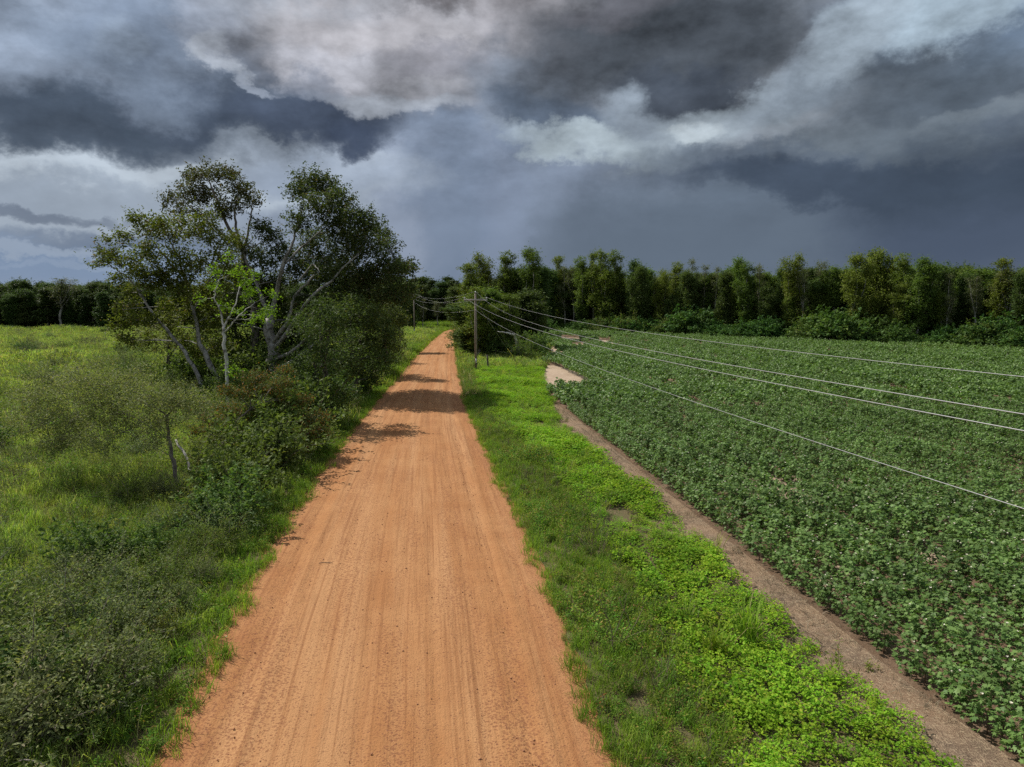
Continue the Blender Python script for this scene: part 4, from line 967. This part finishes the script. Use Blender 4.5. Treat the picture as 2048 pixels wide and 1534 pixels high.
# right verge: mixed weeds and grass
inv = lambda x, y: (x > xr(y) + .15 + .25 * fn(x, y, 1.9)) & (x < cl(y) + .5)
inv_far = lambda x, y: (x > xr(y) + .1) & (x < np.where(y < 92, cl(y) + .5, xr(y) + 7))
WEED = [weed_plant(520 + i, .42 + .10 * (i % 3)) for i in range(6)]
p = sample(-20, 6, 4, 60, 13, inv, 2); scatter('weeds', 'mixed dull green weeds along the right edge of the road', 'weeds', WEED, p, np.clip(.8 + .35 * fn(p[:, 0], p[:, 1], .8), .35, 1.5) * rng.uniform(.7, 1.2, len(p)) * np.clip((p[:, 0] - xr(p[:, 1])) * .7 + .45, .45, 1), 0, .2)
p = sample(-20, 6, 60, 200, 5, inv_far, 3); scatter('weeds', 'weeds and grass round the foot of the utility pole', 'weeds', WEED, p, rng.uniform(.7, 1.25, len(p)), 0, .2)
GR = [tuft(540 + i, .34, 26, 'grass_verge', .10, .012, .7, 2 if i % 2 else 0) for i in range(5)]
p = sample(-20, 6, 3, 60, 18, lambda x, y: (x > xr(y) - .05 + .15 * fn(x, y, 2.4)) & (x < cl(y) + .3), 4); scatter('verge_grass', 'green grass along the right edge of the dirt road', 'grass', GR, p, rng.uniform(.5, 1.3, len(p)), 0, .2)
p = sample(-12, 6, 4, 50, 1.3, lambda x, y: inv(x, y) & (x > xr(y) + .9) & (fn(x, y, .9) > -.2), 5); scatter('dry_stalks', 'thin dry grey stalks standing among the right-hand weeds', 'dry stalks', [stalks(550 + i, .8) for i in range(4)], p, rng.uniform(.6, 1.3, len(p)), 0, .2)
p = sample(-12, 10, 4, 90, 1.5, lambda x, y: (x > cr(y) - .2) & (x < fe(y) - .1) & (fn(x, y, 1.6) > .25) & (x < cr(y) + .9), 6)
scatter('track_weeds', 'small weeds sprouting on the bare dirt strip beside the cotton', 'weeds', [tuft(560, .16, 16, 'grass', .10, .012, 1.2), weed_plant(561, .2), tuft(562, .14, 18, 'straw', .12, .008, 1.4)], p, rng.uniform(.6, 1.4, len(p)), 0, .2)
# left verge grass
left = lambda x, y: x < xl(y) + .15 + .18 * fn(x, y, 2.2)
p = sample(-40, -2, 3, 70, 15, lambda x, y: left(x, y) & (x > xl(y) - 1.25), 7); scatter('verge_grass', 'bright low grass along the left edge of the dirt road', 'grass', GR, p, rng.uniform(.55, 1.4, len(p)), 0, .2)
p = sample(-40, -2, 3, 60, 5, lambda x, y: (x < xl(y) - .15) & (x > xl(y) - 1.5), 8); scatter('verge_weeds', 'leafy green weeds mixed into the left road verge', 'weeds', [weed_plant(570 + i, .34, 'weed', 0) for i in range(4)], p, rng.uniform(.6, 1.2, len(p)), 0, .2)
p = sample(-45, -8, 70, 215, 4, lambda x, y: (x < xl(y) + .2) & (x > xl(y) - 14), 9); scatter('far_verge_grass', 'sunlit green grass on the bank where the road bends', 'grass', [tuft(575 + i, .55, 30, 'grass_verge', .25, .03, .7) for i in range(4)], p, rng.uniform(.7, 1.6, len(p)), 0, .2)
p = sample(-70, 10, 200, 310, 1.0, lambda x, y: ~((x > xl(y) - .3) & (x < xr(y) + .3)), 41); scatter('far_bank', 'green growth on the bank where the road disappears among the trees', 'weeds', [tuft(590 + i, 1.0, 34, 'grass_verge', .4, .05, .6) for i in range(3)], p, rng.uniform(.8, 1.7, len(p)), 0, .15)
# overgrown field on the left
openf = lambda x, y: x < xl(y) - 1.1
GF = [tuft(580 + i, .55, 34, ('grass', 'grass', 'grass_verge')[i % 3], .16, .014, .7, 3) for i in range(6)]
p = sample(-40, -2, 3, 42, 11, openf, 10); scatter('field_grass', 'rough green grass of the overgrown field near the shrubs', 'grass', GF, p, rng.uniform(.55, 1.35, len(p)), 0, .2)
FN = [fennel(600 + i, 1.0 + .2 * (i % 3)) for i in range(6)]
p = sample(-62, -2, 3, 70, 1.9, lambda x, y: openf(x, y) & (x < xl(y) - 1.6) & (fn(x, y, .35) > -.1), 11); scatter('feathery_weeds', 'tall feathery green weeds scattered through the overgrown field', 'weeds', FN, p, rng.uniform(.5, 1.1, len(p)), 0, .15)
WG = [weed_plant(610 + i, .6, ('weed', 'shrub_olive', 'grey')[i % 3]) for i in range(6)]
p = sample(-58, -2, 3, 60, 3.4, lambda x, y: openf(x, y) & (fn(x, y, .6) > -.2), 12); scatter('leafy_weeds', 'mixed leafy weeds between the left-hand shrubs', 'weeds', WG, p, rng.uniform(.6, 1.5, len(p)), 0, .2)
def farplant(seed, mat):
    r = np.random.default_rng(seed); n = 46; d = sphere_dirs(n, r); d[:, 2] = np.abs(d[:, 2]); c_ = d * np.array([.75, .75, .75]) * r.uniform(.3, 1.05, (n, 1)) + [0, 0, .05]
    V, T = leaf_cards(c_, r.uniform(.16, .30, n), .35, r, .2, .05, -.6); V2, T2, Q2 = blades(24, .9, .4, .035, r, .6)
    return join('far_plant', [(V, T, None, M[mat]), (V2, T2, Q2, M['grass'])])
FP = [farplant(620 + i, ('fennel', 'grass', 'weed', 'shrub_olive', 'grey', 'fennel')[i]) for i in range(6)]
p = sample(-205, -8, 40, 186, 1.9, openf, 13); scatter('overgrowth', 'low weeds and grass of the overgrown field reaching back to the pines', 'weeds', FP, p, np.clip(.85 + .4 * fn(p[:, 0], p[:, 1], .22), .4, 1.6) * rng.uniform(.6, 1.3, len(p)) * (1 + p[:, 1] / 300), 0, .15)
# grassy foot of the wood beyond the cotton
p = sample(5, 150, 80, 205, 1.4, lambda x, y: (y > yfar(x) - 1.5) & (y < yfar(x) + 9), 14); scatter('wood_edge_grass', 'low green growth between the cotton and the thicket', 'weeds', [FP[1], FP[2], FP[0]], p, rng.uniform(.7, 1.3, len(p)), 0, .15)
p = sample(-16, 14, 84, 200, 2.0, lambda x, y: (x > xr(y) + .8) & (x < np.interp(y, [84, 110, 200], [4, 6, 12])), 15); scatter('undergrowth', 'rough undergrowth beneath the trees behind the utility pole', 'weeds', [FP[2], FP[3], FP[1]], p, rng.uniform(.7, 1.2, len(p)), 0, .15)

# loose dirt on the road, straw on the strip, rusty plants at the road's right edge
def clod(seed):
    r = np.random.default_rng(seed); d = nrm(np.array([(1, 1, .2), (-1, 1, .2), (-1, -1, .2), (1, -1, .2), (0, 0, 1), (0, 0, -1)], float)) * r.uniform(.7, 1.2, (6, 1)) * [.022, .018, .014]
    return mk_mesh('clod', d, [(0, 1, 4), (1, 2, 4), (2, 3, 4), (3, 0, 4), (1, 0, 5), (2, 1, 5), (3, 2, 5), (0, 3, 5)], None, [M['clod']])
def rdz(x, y): return .012 + .10 * (1 - ((x - (xl(y) + xr(y)) / 2) / ((xr(y) - xl(y)) / 2)) ** 2)
def rdm(x, y):
    uu = np.abs((x - (xl(y) + xr(y)) / 2) / ((xr(y) - xl(y)) / 2)); g_ = fn(x * 2.5, y, .5)
    return (uu < .99) & (np.random.default_rng(5).random(len(x)) < np.where(uu > .6, .35 + .5 * (g_ > .3), .10 + .12 * (g_ > .6)))
p = sample(-11, 4, 5, 42, 26, rdm, 21); scatter('dirt_clods', 'small loose clods of red dirt along the road shoulders', 'dirt clods', [clod(i) for i in range(6)], p, rng.uniform(.35, 1.5, len(p)) ** 1.3, rdz(p[:, 0], p[:, 1]), .5)
p = sample(-3, 10, 4, 70, 9, lambda x, y: (x > cr(y) - .3) & (x < fe(y) + .1) & (fn(x, y, 1.1) > -.7), 22); scatter('straw_litter', 'dry straw and leaf litter strewn over the dirt strip', 'straw', [tuft(640 + i, .10, 16, 'straw', .14, .010, 3.0) for i in range(4)], p, rng.uniform(.6, 1.5, len(p)), 0, .3)
p = sample(-10, 5, 4, 45, 1.6, lambda x, y: (x > xr(y) + .05) & (x < xr(y) + 1.6) & (fn(x, y, 1.0) > .35), 23); scatter('rusty_weeds', 'low rust-coloured weeds at the right edge of the road', 'weeds', [weed_plant(650 + i, .35, 'mimosa', 1) for i in range(3)], p, rng.uniform(.6, 1.2, len(p)), 0, .2)
# upright brushy stands and brownish patches in the overgrown field
p = sample(-60, -8, 14, 90, .9, lambda x, y: openf(x, y) & (x < xl(y) - 5) & (fn(x, y, .16) > .15), 24); scatter('brushy_weeds', 'stands of tall upright brushy weeds in the overgrown field', 'weeds', [fennel(660 + i, 1.9) for i in range(4)], p, rng.uniform(.6, 1.15, len(p)), 0, .1)
p = sample(-110, -6, 12, 150, .7, lambda x, y: openf(x, y) & (x < xl(y) - 3) & (fn(x, y, .28) < -.5), 25); scatter('dry_weeds', 'greyish dry stalks and dull weeds patching the overgrown field', 'weeds', [stalks(670, 1.1), stalks(671, 1.0), weed_plant(672, .8, 'grey', 1), weed_plant(673, .8, 'oak_brown', 1)], p, rng.uniform(.7, 1.3, len(p)) * (1 + p[:, 1] / 200), 0, .15)

# ------------------------------------------------------------------ shrubs
def shrub(kind, seed):
    """many arching leafy shoots from one root, with side sprigs"""
    r = np.random.default_rng(seed)
    leaf, ns, sz, per, bark, fl, asp = {'grey': ('grey', 80, .085, 66, 'bark_mid', .9, .40), 'dark': ('shrub_dark', 78, .120, 52, 'bark_dark', .8, .5), 'olive': ('shrub_olive', 72, .098, 52, 'bark_mid', 1.0, .36), 'thicket': ('sumac', 95, .18, 44, 'bark_dark', .8, .42)}[kind]
    wood = MB(); C_ = []; TD = []
    for i in range(ns):
        a = r.uniform(0, 6.28); tl = r.uniform(.05, 1.15) ** .8; L = r.choice([r.uniform(.9, 1.6), r.uniform(1.5, 2.3)]) * (1 - .18 * tl)
        d = np.array([math.cos(a) * math.sin(tl), math.sin(a) * math.sin(tl), math.cos(tl)])
        b0 = np.array([r.normal(0, .22), r.normal(0, .22), -.05]); mid = b0 + d * L * .55 + [0, 0, .10]; tip = b0 + d * L + np.array([math.cos(a), math.sin(a), 0]) * .12 - [0, 0, .12 * tl] + r.normal(0, .10, 3)
        if tip[2] < .15: tip[2] = .15 + .2 * r.random()
        p = path([b0, mid, tip], 7)
        if i % 2 == 0: add_tube(wood, p, np.linspace(.020, .005, 7), 3, False)
        f = .22 + .78 * r.random(per) ** .7; base = np.stack([np.interp(f, np.linspace(0, 1, 7), p[:, k_]) for k_ in range(3)], 1)
        w_ = (.20 * np.sin(np.pi * np.clip(f * .93, 0, 1)) + .035)[:, None]
        sprig = nrm(r.normal(size=(per, 3)) + d * .6 + [0, 0, .3]); C_.append(base + sprig * w_ * np.abs(r.normal(0, .9, (per, 1)))); TD.append(sprig)
    C_ = np.concatenate(C_); TD = np.concatenate(TD); C_[:, 2] = np.maximum(C_[:, 2], .04)
    V, T = leaf_cards(C_, sz * r.uniform(.6, 1.35, len(C_)), asp, r, .35, .08, 0, TD)
    return wood.mesh('stems', [M[bark]]), mk_mesh('foliage', V, T, None, [M[leaf]])
SH = {k_: [shrub(k_, 700 + 10 * i + j) for j in range(3)] for i, k_ in enumerate(('grey', 'dark', 'olive', 'thicket'))}
def put_shrub(kind, x, y, h_, label, group, name='shrub', wide=1.0):
    wm, lm = SH[kind][rng.integers(3)]; s = h_ / 2.0
    e = empty(name, (x, y, 0), rng.uniform(0, 6.28), (s * wide, s * wide, s)); tag(e, label, 'shrub', group); mobj('stems', wm, e); mobj('foliage', lm, e); return e
SL = {'grey': ('grey-green small-leaved shrub on the slope left of the road', 'grey-green shrubs by the road'), 'dark': ('dark green broad-leaved shrub in the roadside thicket', 'dark shrubs by the road'), 'olive': ('olive-green loose shrub among the weeds left of the road', 'olive shrubs by the road')}
for px, py, h_, k_ in [(20, 1500, 2.1, 'grey'), (120, 1440, 2.0, 'grey'), (210, 1400, 1.7, 'grey'), (-70, 1380, 2.2, 'dark'), (60, 1330, 2.0, 'grey'), (170, 1300, 1.8, 'grey'), (260, 1290, 1.5, 'grey'), (-60, 1240, 1.8, 'grey'), (330, 1190, 1.3, 'olive'),
                       (240, 1210, 1.6, 'grey'), (390, 1130, 1.4, 'olive'), (300, 1120, 1.3, 'dark'), (190, 1150, 1.9, 'dark'), (150, 1190, 1.5, 'grey'), (440, 1085, 1.7, 'grey'), (500, 1060, 2.4, 'dark'), (430, 1020, 1.8, 'dark'), (545, 1010, 2.7, 'dark'), (260, 1010, 1.5, 'olive'),
                       (330, 1000, 1.3, 'grey'), (240, 960, 1.2, 'olive'), (590, 950, 3.3, 'dark'), (530, 940, 2.4, 'dark'), (635, 905, 3.7, 'dark'), (560, 900, 2.6, 'olive'), (470, 905, 2.2, 'dark'), (670, 862, 4.0, 'dark'), (610, 850, 3.0, 'dark'), (700, 825, 3.2, 'dark'),
                       (640, 820, 3.4, 'dark'), (735, 790, 3.2, 'dark'), (680, 785, 3.4, 'dark'), (560, 830, 3.0, 'dark'), (500, 810, 3.0, 'dark'), (768, 760, 3.2, 'dark'), (790, 735, 3.0, 'dark'), (720, 750, 3.4, 'dark'), (440, 800, 2.6, 'dark'), (540, 780, 3.0, 'dark'), (600, 770, 3.2, 'dark'), (805, 715, 2.6, 'dark'),
                       (50, 1420, 1.7, 'dark'), (160, 1370, 1.6, 'olive'), (90, 1280, 1.7, 'olive'), (290, 1230, 1.3, 'dark'), (120, 1240, 1.6, 'grey'), (340, 1080, 1.3, 'grey'), (380, 1060, 1.5, 'olive'), (480, 1110, 1.2, 'olive'), (230, 1110, 1.3, 'olive'), (10, 1280, 1.5, 'olive'), (250, 1460, 1.3, 'olive'), (395, 775, 4.4, 'dark'), (430, 765, 5.0, 'dark'), (475, 772, 5.0, 'dark'), (515, 778, 5.2, 'dark'), (360, 760, 3.4, 'olive'), (560, 770, 5.2, 'dark'), (600, 772, 5.4, 'dark'), (640, 765, 5.4, 'dark'), (300, 760, 3.0, 'olive'), (255, 745, 3.0, 'grey'), (330, 790, 2.4, 'olive'), (420, 840, 2.4, 'olive'), (480, 860, 2.4, 'grey'), (340, 1290, .9, 'olive'), (380, 1230, 1.0, 'grey'), (300, 1380, 1.1, 'grey'), (60, 1200, 1.2, 'olive'), (20, 1130, 1.0, 'olive'), (430, 1170, 1.0, 'grey')]:
    g_ = G(px, py); lim = float(xl(g_[1])) - 1.2 - .45 * h_; put_shrub(k_, min(g_[0], lim), g_[1], h_ * 1.15, *SL[k_], wide=1.0)
r = np.random.default_rng(41)
for i in range(215):                           # scattered through the overgrown field
    Y = 32 + 150 * r.random() ** 1.1; px = r.uniform(-260, 600); x = (px - 1024) / F * Y
    if x > xl(Y) - 6: continue
    k_ = r.choice(['grey', 'olive', 'olive', 'dark']); put_shrub(k_, x, Y, r.uniform(.7, 2.3), {'grey': 'small grey-green bush out in the overgrown field', 'olive': 'small yellowish-green bush out in the overgrown field', 'dark': 'small dark bush out in the overgrown field'}[k_], k_ + ' bushes in the overgrown field', 'bush', 1.25)
for px in np.arange(1085, 2400, 10):         # thicket at the foot of the wood
    x, y = far_at(px); y2 = y + rng.uniform(.6, 9); h_ = rng.uniform(2.2, 5.6) + 2.4 * max(-.4, math.sin(px * .031) * math.sin(px * .0117 + 1)) * (1.15 if 1440 < px < 1640 else 1.0); put_shrub('thicket' if rng.random() < .8 else 'olive', (px + rng.uniform(-8, 8) - 1024) / F * y2, y2, h_, 'rounded green bush in the thicket where the woods meet the cotton', 'thicket bushes at the wood edge', 'thicket_bush', 1.2)
for px, py, h_, k_, lab in [(1045, 722, 4.2, 'olive', 'yellowish-green bush growing around the yellow guy guard'), (1076, 712, 4.5, 'dark', 'dark bush at the corner of the bare sand'), (1000, 715, 5.0, 'dark', 'dark bush behind the wooden stub post'), (965, 705, 5.0, 'dark', 'dark bush between the road and the pole'),
                            (935, 700, 5.0, 'dark', 'dark bush at the road edge beyond the pole'), (1025, 700, 5.5, 'grey', 'greyish bush beneath the fallen dead branch'), (922, 682, 4.5, 'olive', 'olive bush where the road passes the trees'), (1062, 690, 5.0, 'thicket', 'leafy bush beside the far sand patch'), (1095, 668, 4.0, 'thicket', 'green bush at the far corner of the cotton field'), (980, 690, 5.5, 'dark', 'tall dark bush under the broad tree behind the pole'), (1050, 740, .9, 'olive', 'little brownish bush in front of the yellow guy guard')]:
    g_ = G(px, py); put_shrub(k_, g_[0], g_[1], h_, lab, None, wide=1.05)

# ------------------------------------------------------------------ poles and wires
def pole_at(base, h_, label, arm_dir, with_plate=True):
    e = empty('utility_pole', base); tag(e, label, 'utility pole'); b = MB()
    add_tube(b, [(0, 0, -.4), (0, 0, h_ * .5), (0, 0, h_)], [.165, .145, .115], 12); mobj('pole', b.mesh('pole', [M['pole']], True), e)
    a = np.array([arm_dir[0], arm_dir[1], 0.0]); a /= np.linalg.norm(a); p_ = np.array([-a[1], a[0], 0]); rot = np.stack([a, p_, [0, 0, 1.0]], 1)
    za = h_ - .75; b = MB(); add_box(b, p_ * -.16 + [0, 0, za], (2.75, .13, .18), rot); arm = mobj('crossarm', b.mesh('crossarm', [M['arm']]), e)
    for s_ in (-1, 1):
        b = MB(); add_tube(b, [a * s_ * .65 + p_ * -.16 + [0, 0, za], p_ * -.13 + [0, 0, za - .75]], .018, 6); mobj('brace', b.mesh('brace', [M['steel']]), arm)
    tops = []
    for q, zt in ((a * -1.28 + p_ * -.16, za + .06), (np.zeros(3), h_), (a * 1.28 + p_ * -.16, za + .06)):
        b = MB(); c_ = q + [0, 0, zt]; add_tube(b, [c_, c_ + [0, 0, .10], c_ + [0, 0, .101], c_ + [0, 0, .16], c_ + [0, 0, .17], c_ + [0, 0, .24], c_ + [0, 0, .28]], [.02, .02, .07, .08, .055, .065, .035], 8)
        mobj('insulator', b.mesh('insulator', [M['ceramic']], True), e if abs(q).sum() < .01 else arm); tops.append(np.asarray(base) + c_ + [0, 0, .26])
    b = MB(); c_ = p_ * -.18 + np.array([0, 0, h_ - 1.9]); add_box(b, c_, (.10, .10, .14), rot); mobj('bracket', b.mesh('bracket', [M['steel']]), e); tops.append(np.asarray(base) + c_)
    if with_plate:
        b = MB(); add_box(b, p_ * -.165 + [0, 0, 1.35], (.14, .02, .5), rot); mobj('marker_plate', b.mesh('marker_plate', [M['white']]), e)
    return e, tops
A = G(952, 744); Bp = G(829, 672); hA = D(957, 587, A[1])[2]
_, tA = pole_at(A, hA, 'weathered wooden utility pole with crossarm beside the road and lime ground cover', (1, .10))
_, tB = pole_at(Bp, 9.8, 'slim dark utility pole on the left verge far up the road', (1, .5), True)
def wire(pts_fn, n, rad, name, label):
    p = np.array([pts_fn(t) for t in np.linspace(0, 1, n)]); b = MB(); add_tube(b, p, rad, 6, False)
    tag(mobj(name, b.mesh(name, [M['wire']], True)), label, 'wire')
def sagline(a, b_, s): return lambda t: np.asarray(a) * (1 - t) + np.asarray(b_) * t - np.array([0, 0, 4 * s * t * (1 - t)])
# next pole stands behind the camera: find span end and sag that put each wire where the photograph shows it
TARGET = [(705, 861), (689, 829), (664, 749), (755, 1017)]     # left arm, top, right arm, neutral: heights at x = 1248 and 2048
WN = ['power wire from the left end of the crossarm, passing nearest overhead', 'thin wire from the very top of the utility pole', 'power wire from the right end of the crossarm, highest over the cotton', 'lowest wire, slung from the bracket below the crossarm']
for (y1, y2), a, nm, rd in zip(TARGET, tA, WN, (.0075, .005, .0075, .0065)):
    best = None
    for xb in np.arange(4, 20, .25):
        for s_ in np.arange(.2, 3.6, .1):
            f = sagline(a, (xb, -32.0, a[2] + .1), s_); t = np.linspace(0, .78, 120)[:, None]
            p = a * (1 - t) + np.array([xb, -32.0, a[2] + .1]) * t - np.array([0, 0, 4 * s_]) * t * (1 - t); q = proj(p); k_ = q[:, 2] > 1.5; q = q[k_]
            if q[-1, 0] < 2060: continue
            e1 = np.interp(1248, q[:, 0], q[:, 1]) - y1; e2 = np.interp(2048, q[:, 0], q[:, 1]) - y2; er = e1 * e1 + .5 * e2 * e2
            if best is None or er < best[0]: best = (er, xb, s_)
    print('wire', best); wire(sagline(a, (best[1], -32.0, a[2] + .1), best[2]), 90, rd, 'power_wire', nm)
for a, b_, nm in zip(tA, tB, ['left', 'top', 'right', 'lower']):
    wire(sagline(a, b_, 1.1), 40, .010, 'power_wire', {'left': 'wire crossing the road from the left crossarm end to the far pole', 'top': 'wire crossing the road from pole top to far pole top', 'right': 'wire crossing the road from the right crossarm end to the far pole', 'lower': 'lowest wire crossing the road between the two poles'}[nm])
ga = G(1036, 728); e = empty('guy_wire', ga); tag(e, 'steel guy wire with a yellow guard slanting down from the utility pole', 'guy wire')
b = MB(); top = A + [0.1, 0, hA - 1.1] - ga; add_tube(b, [(0, 0, -.1), top], .008, 6); mobj('cable', b.mesh('cable', [M['steel']]), e)
b = MB(); add_tube(b, [top * .02, top * .27], .035, 8); mobj('guard', b.mesh('guard', [M['yellow']], True), e)
pp = G(976, 738); b = MB(); add_tube(b, path([(0, 0, -.3), (-.03, 0, .8), (-.08, 0, 1.75)], 5, .01), [.12, .12, .11, .11, .10], 8); o = mobj('wooden_post', b.mesh('wooden_post', [M['bark_dark']], True)); o.location = pp
tag(o, 'short dark wooden stub post right of the utility pole', 'post')
# dead bough caught in the bushes
q = [D(995, 663, 95), D(1008, 665, 95), D(1022, 668, 95), D(1030, 673, 95.5), D(1036, 700, 96)]
b = MB(); c0 = np.array([q[-1][0], q[-1][1], 0]); add_tube(b, path([p_ - c0 for p_ in q] + [np.array([.2, .2, -.1])], 14, .03), np.linspace(.05, .26, 14), 7)
o = mobj('dead_branch', b.mesh('dead_branch', [M['bark_white']], True)); o.location = c0; tag(o, 'bleached dead branch sticking out of the bushes behind the pole', 'branch')
# fallen pale stem and bare sandy spots on the left
q = [D(387, 946, 31) * [1, 1, 0], D(374, 918, 32), D(352, 880, 33)]; c0 = q[0]; b = MB(); add_tube(b, path([p_ - c0 for p_ in q], 8, .02), np.linspace(.08, .05, 8), 7)
o = mobj('fallen_tree', b.mesh('fallen_tree', [M['bark_pale']], True)); o.location = c0; tag(o, 'pale bare stem leaning beside the dark stem of the small tree', 'tree stem')
for (px, py, rx, ry_, hz) in [(310, 917, 1.0, .9, .28), (345, 1000, .9, .6, .1), (268, 1070, .6, .5, .1), (385, 960, .8, .5, .1)]:
    c0 = G(px, py); b = MB(); n1, n2 = 18, 6; V = [(0, 0, hz)]
    for i in range(1, n2 + 1):
        for k_ in range(n1):
            a = k_ / n1 * 6.2832; f = i / n2; wv = 1 + .2 * math.sin(2 * a + px) + .12 * math.sin(5 * a); V.append((rx * f * wv * math.cos(a), ry_ * f * wv * math.sin(a), hz * (1 - f * f) + .05 * rng.normal() * (i < n2) - .004 * (i == n2)))
    T = [(0, 1 + k_, 1 + (k_ + 1) % n1) for k_ in range(n1)]; Qd = [(1 + (i - 1) * n1 + k_, 1 + i * n1 + k_, 1 + i * n1 + (k_ + 1) % n1, 1 + (i - 1) * n1 + (k_ + 1) % n1) for i in range(1, n2) for k_ in range(n1)]
    b.add(V, T, Qd); o = mobj('sand_mound', b.mesh('sand_mound', [M['sand']], True)); o.location = c0 + [0, 0, .004]; tag(o, kind='structure')
# coarse grass clumps in the ground cover
for px, py, s_, lab in [(1500, 1290, 1.0, 'tall coarse grass clump standing out of the lime ground cover'), (1432, 1312, .62, 'smaller coarse grass clump beside the tall one')]:
    c0 = G(px, py); r = np.random.default_rng(px); V, T, Qd = blades(95, 1.25 * s_, .16, .032, r, .75); o = mobj('grass_clump', join('grass_clump', [(V, T, Qd, M['grass_verge'])])); o.location = c0; tag(o, lab, 'grass')
# dead forked stalks by the right verge
for px, py, s_, lab in [(1232, 1315, 1.5, 'forked dead weed stalk leaning over the right-hand weeds'), (1270, 1290, 1.2, 'thin bare stalk rising among the right-hand weeds beside the forked one')]:
    c0 = G(px, py); r = np.random.default_rng(px); b = MB(); add_tube(b, path([(0, 0, -.05), (-.15, 0, .5 * s_), (-.42, .1, s_)], 6, .02, r), np.linspace(.014, .005, 6), 5); add_tube(b, path([(-.1, 0, .3 * s_), (.15, .1, .7 * s_), (.24, .1, 1.05 * s_)], 6, .02, r), np.linspace(.010, .004, 6), 5)
    o = mobj('dead_stalk', b.mesh('dead_stalk', [M['straw']])); o.location = c0; tag(o, lab, 'stalk')
# bits on the road
def stone(px, py, s_, lab):
    c0 = G(px, py); r = np.random.default_rng(px); d = nrm(np.array([(x, y, z) for x in (-1, 0, 1) for y in (-1, 0, 1) for z in (-1, 0, 1) if (x, y, z) != (0, 0, 0)], float)) * r.uniform(.75, 1.1, (26, 1)) * [s_, s_ * .8, s_ * .55]
    import bmesh
    bm = bmesh.new(); [bm.verts.new(v) for v in d]; bmesh.ops.convex_hull(bm, input=bm.verts); me = bpy.data.meshes.new('pebble'); bm.to_mesh(me); bm.free(); me.materials.append(M['pebble'])
    o = mobj('pebble', me); o.location = c0 + [0, 0, .03]; tag(o, lab, 'pebble')
stone(434, 1310, .045, 'small white pebble at the left road edge beside the verge grass'); stone(453, 1275, .035, 'tiny pale pebble lying in the left verge grass'); stone(570, 1388, .03, 'pale pebble lying out on the dirt road surface')
c0 = G(652, 1132) + [0, 0, .11]; b = MB(); add_tube(b, path([(-.22, -.03, 0), (0, .02, .015), (.22, .03, .0)], 6, .01), [.008, .012, .012, .01, .009, .004], 5); o = mobj('stick', b.mesh('stick', [M['bark_dark']])); o.location = c0; tag(o, 'short dark stick lying on the dirt road', 'stick')
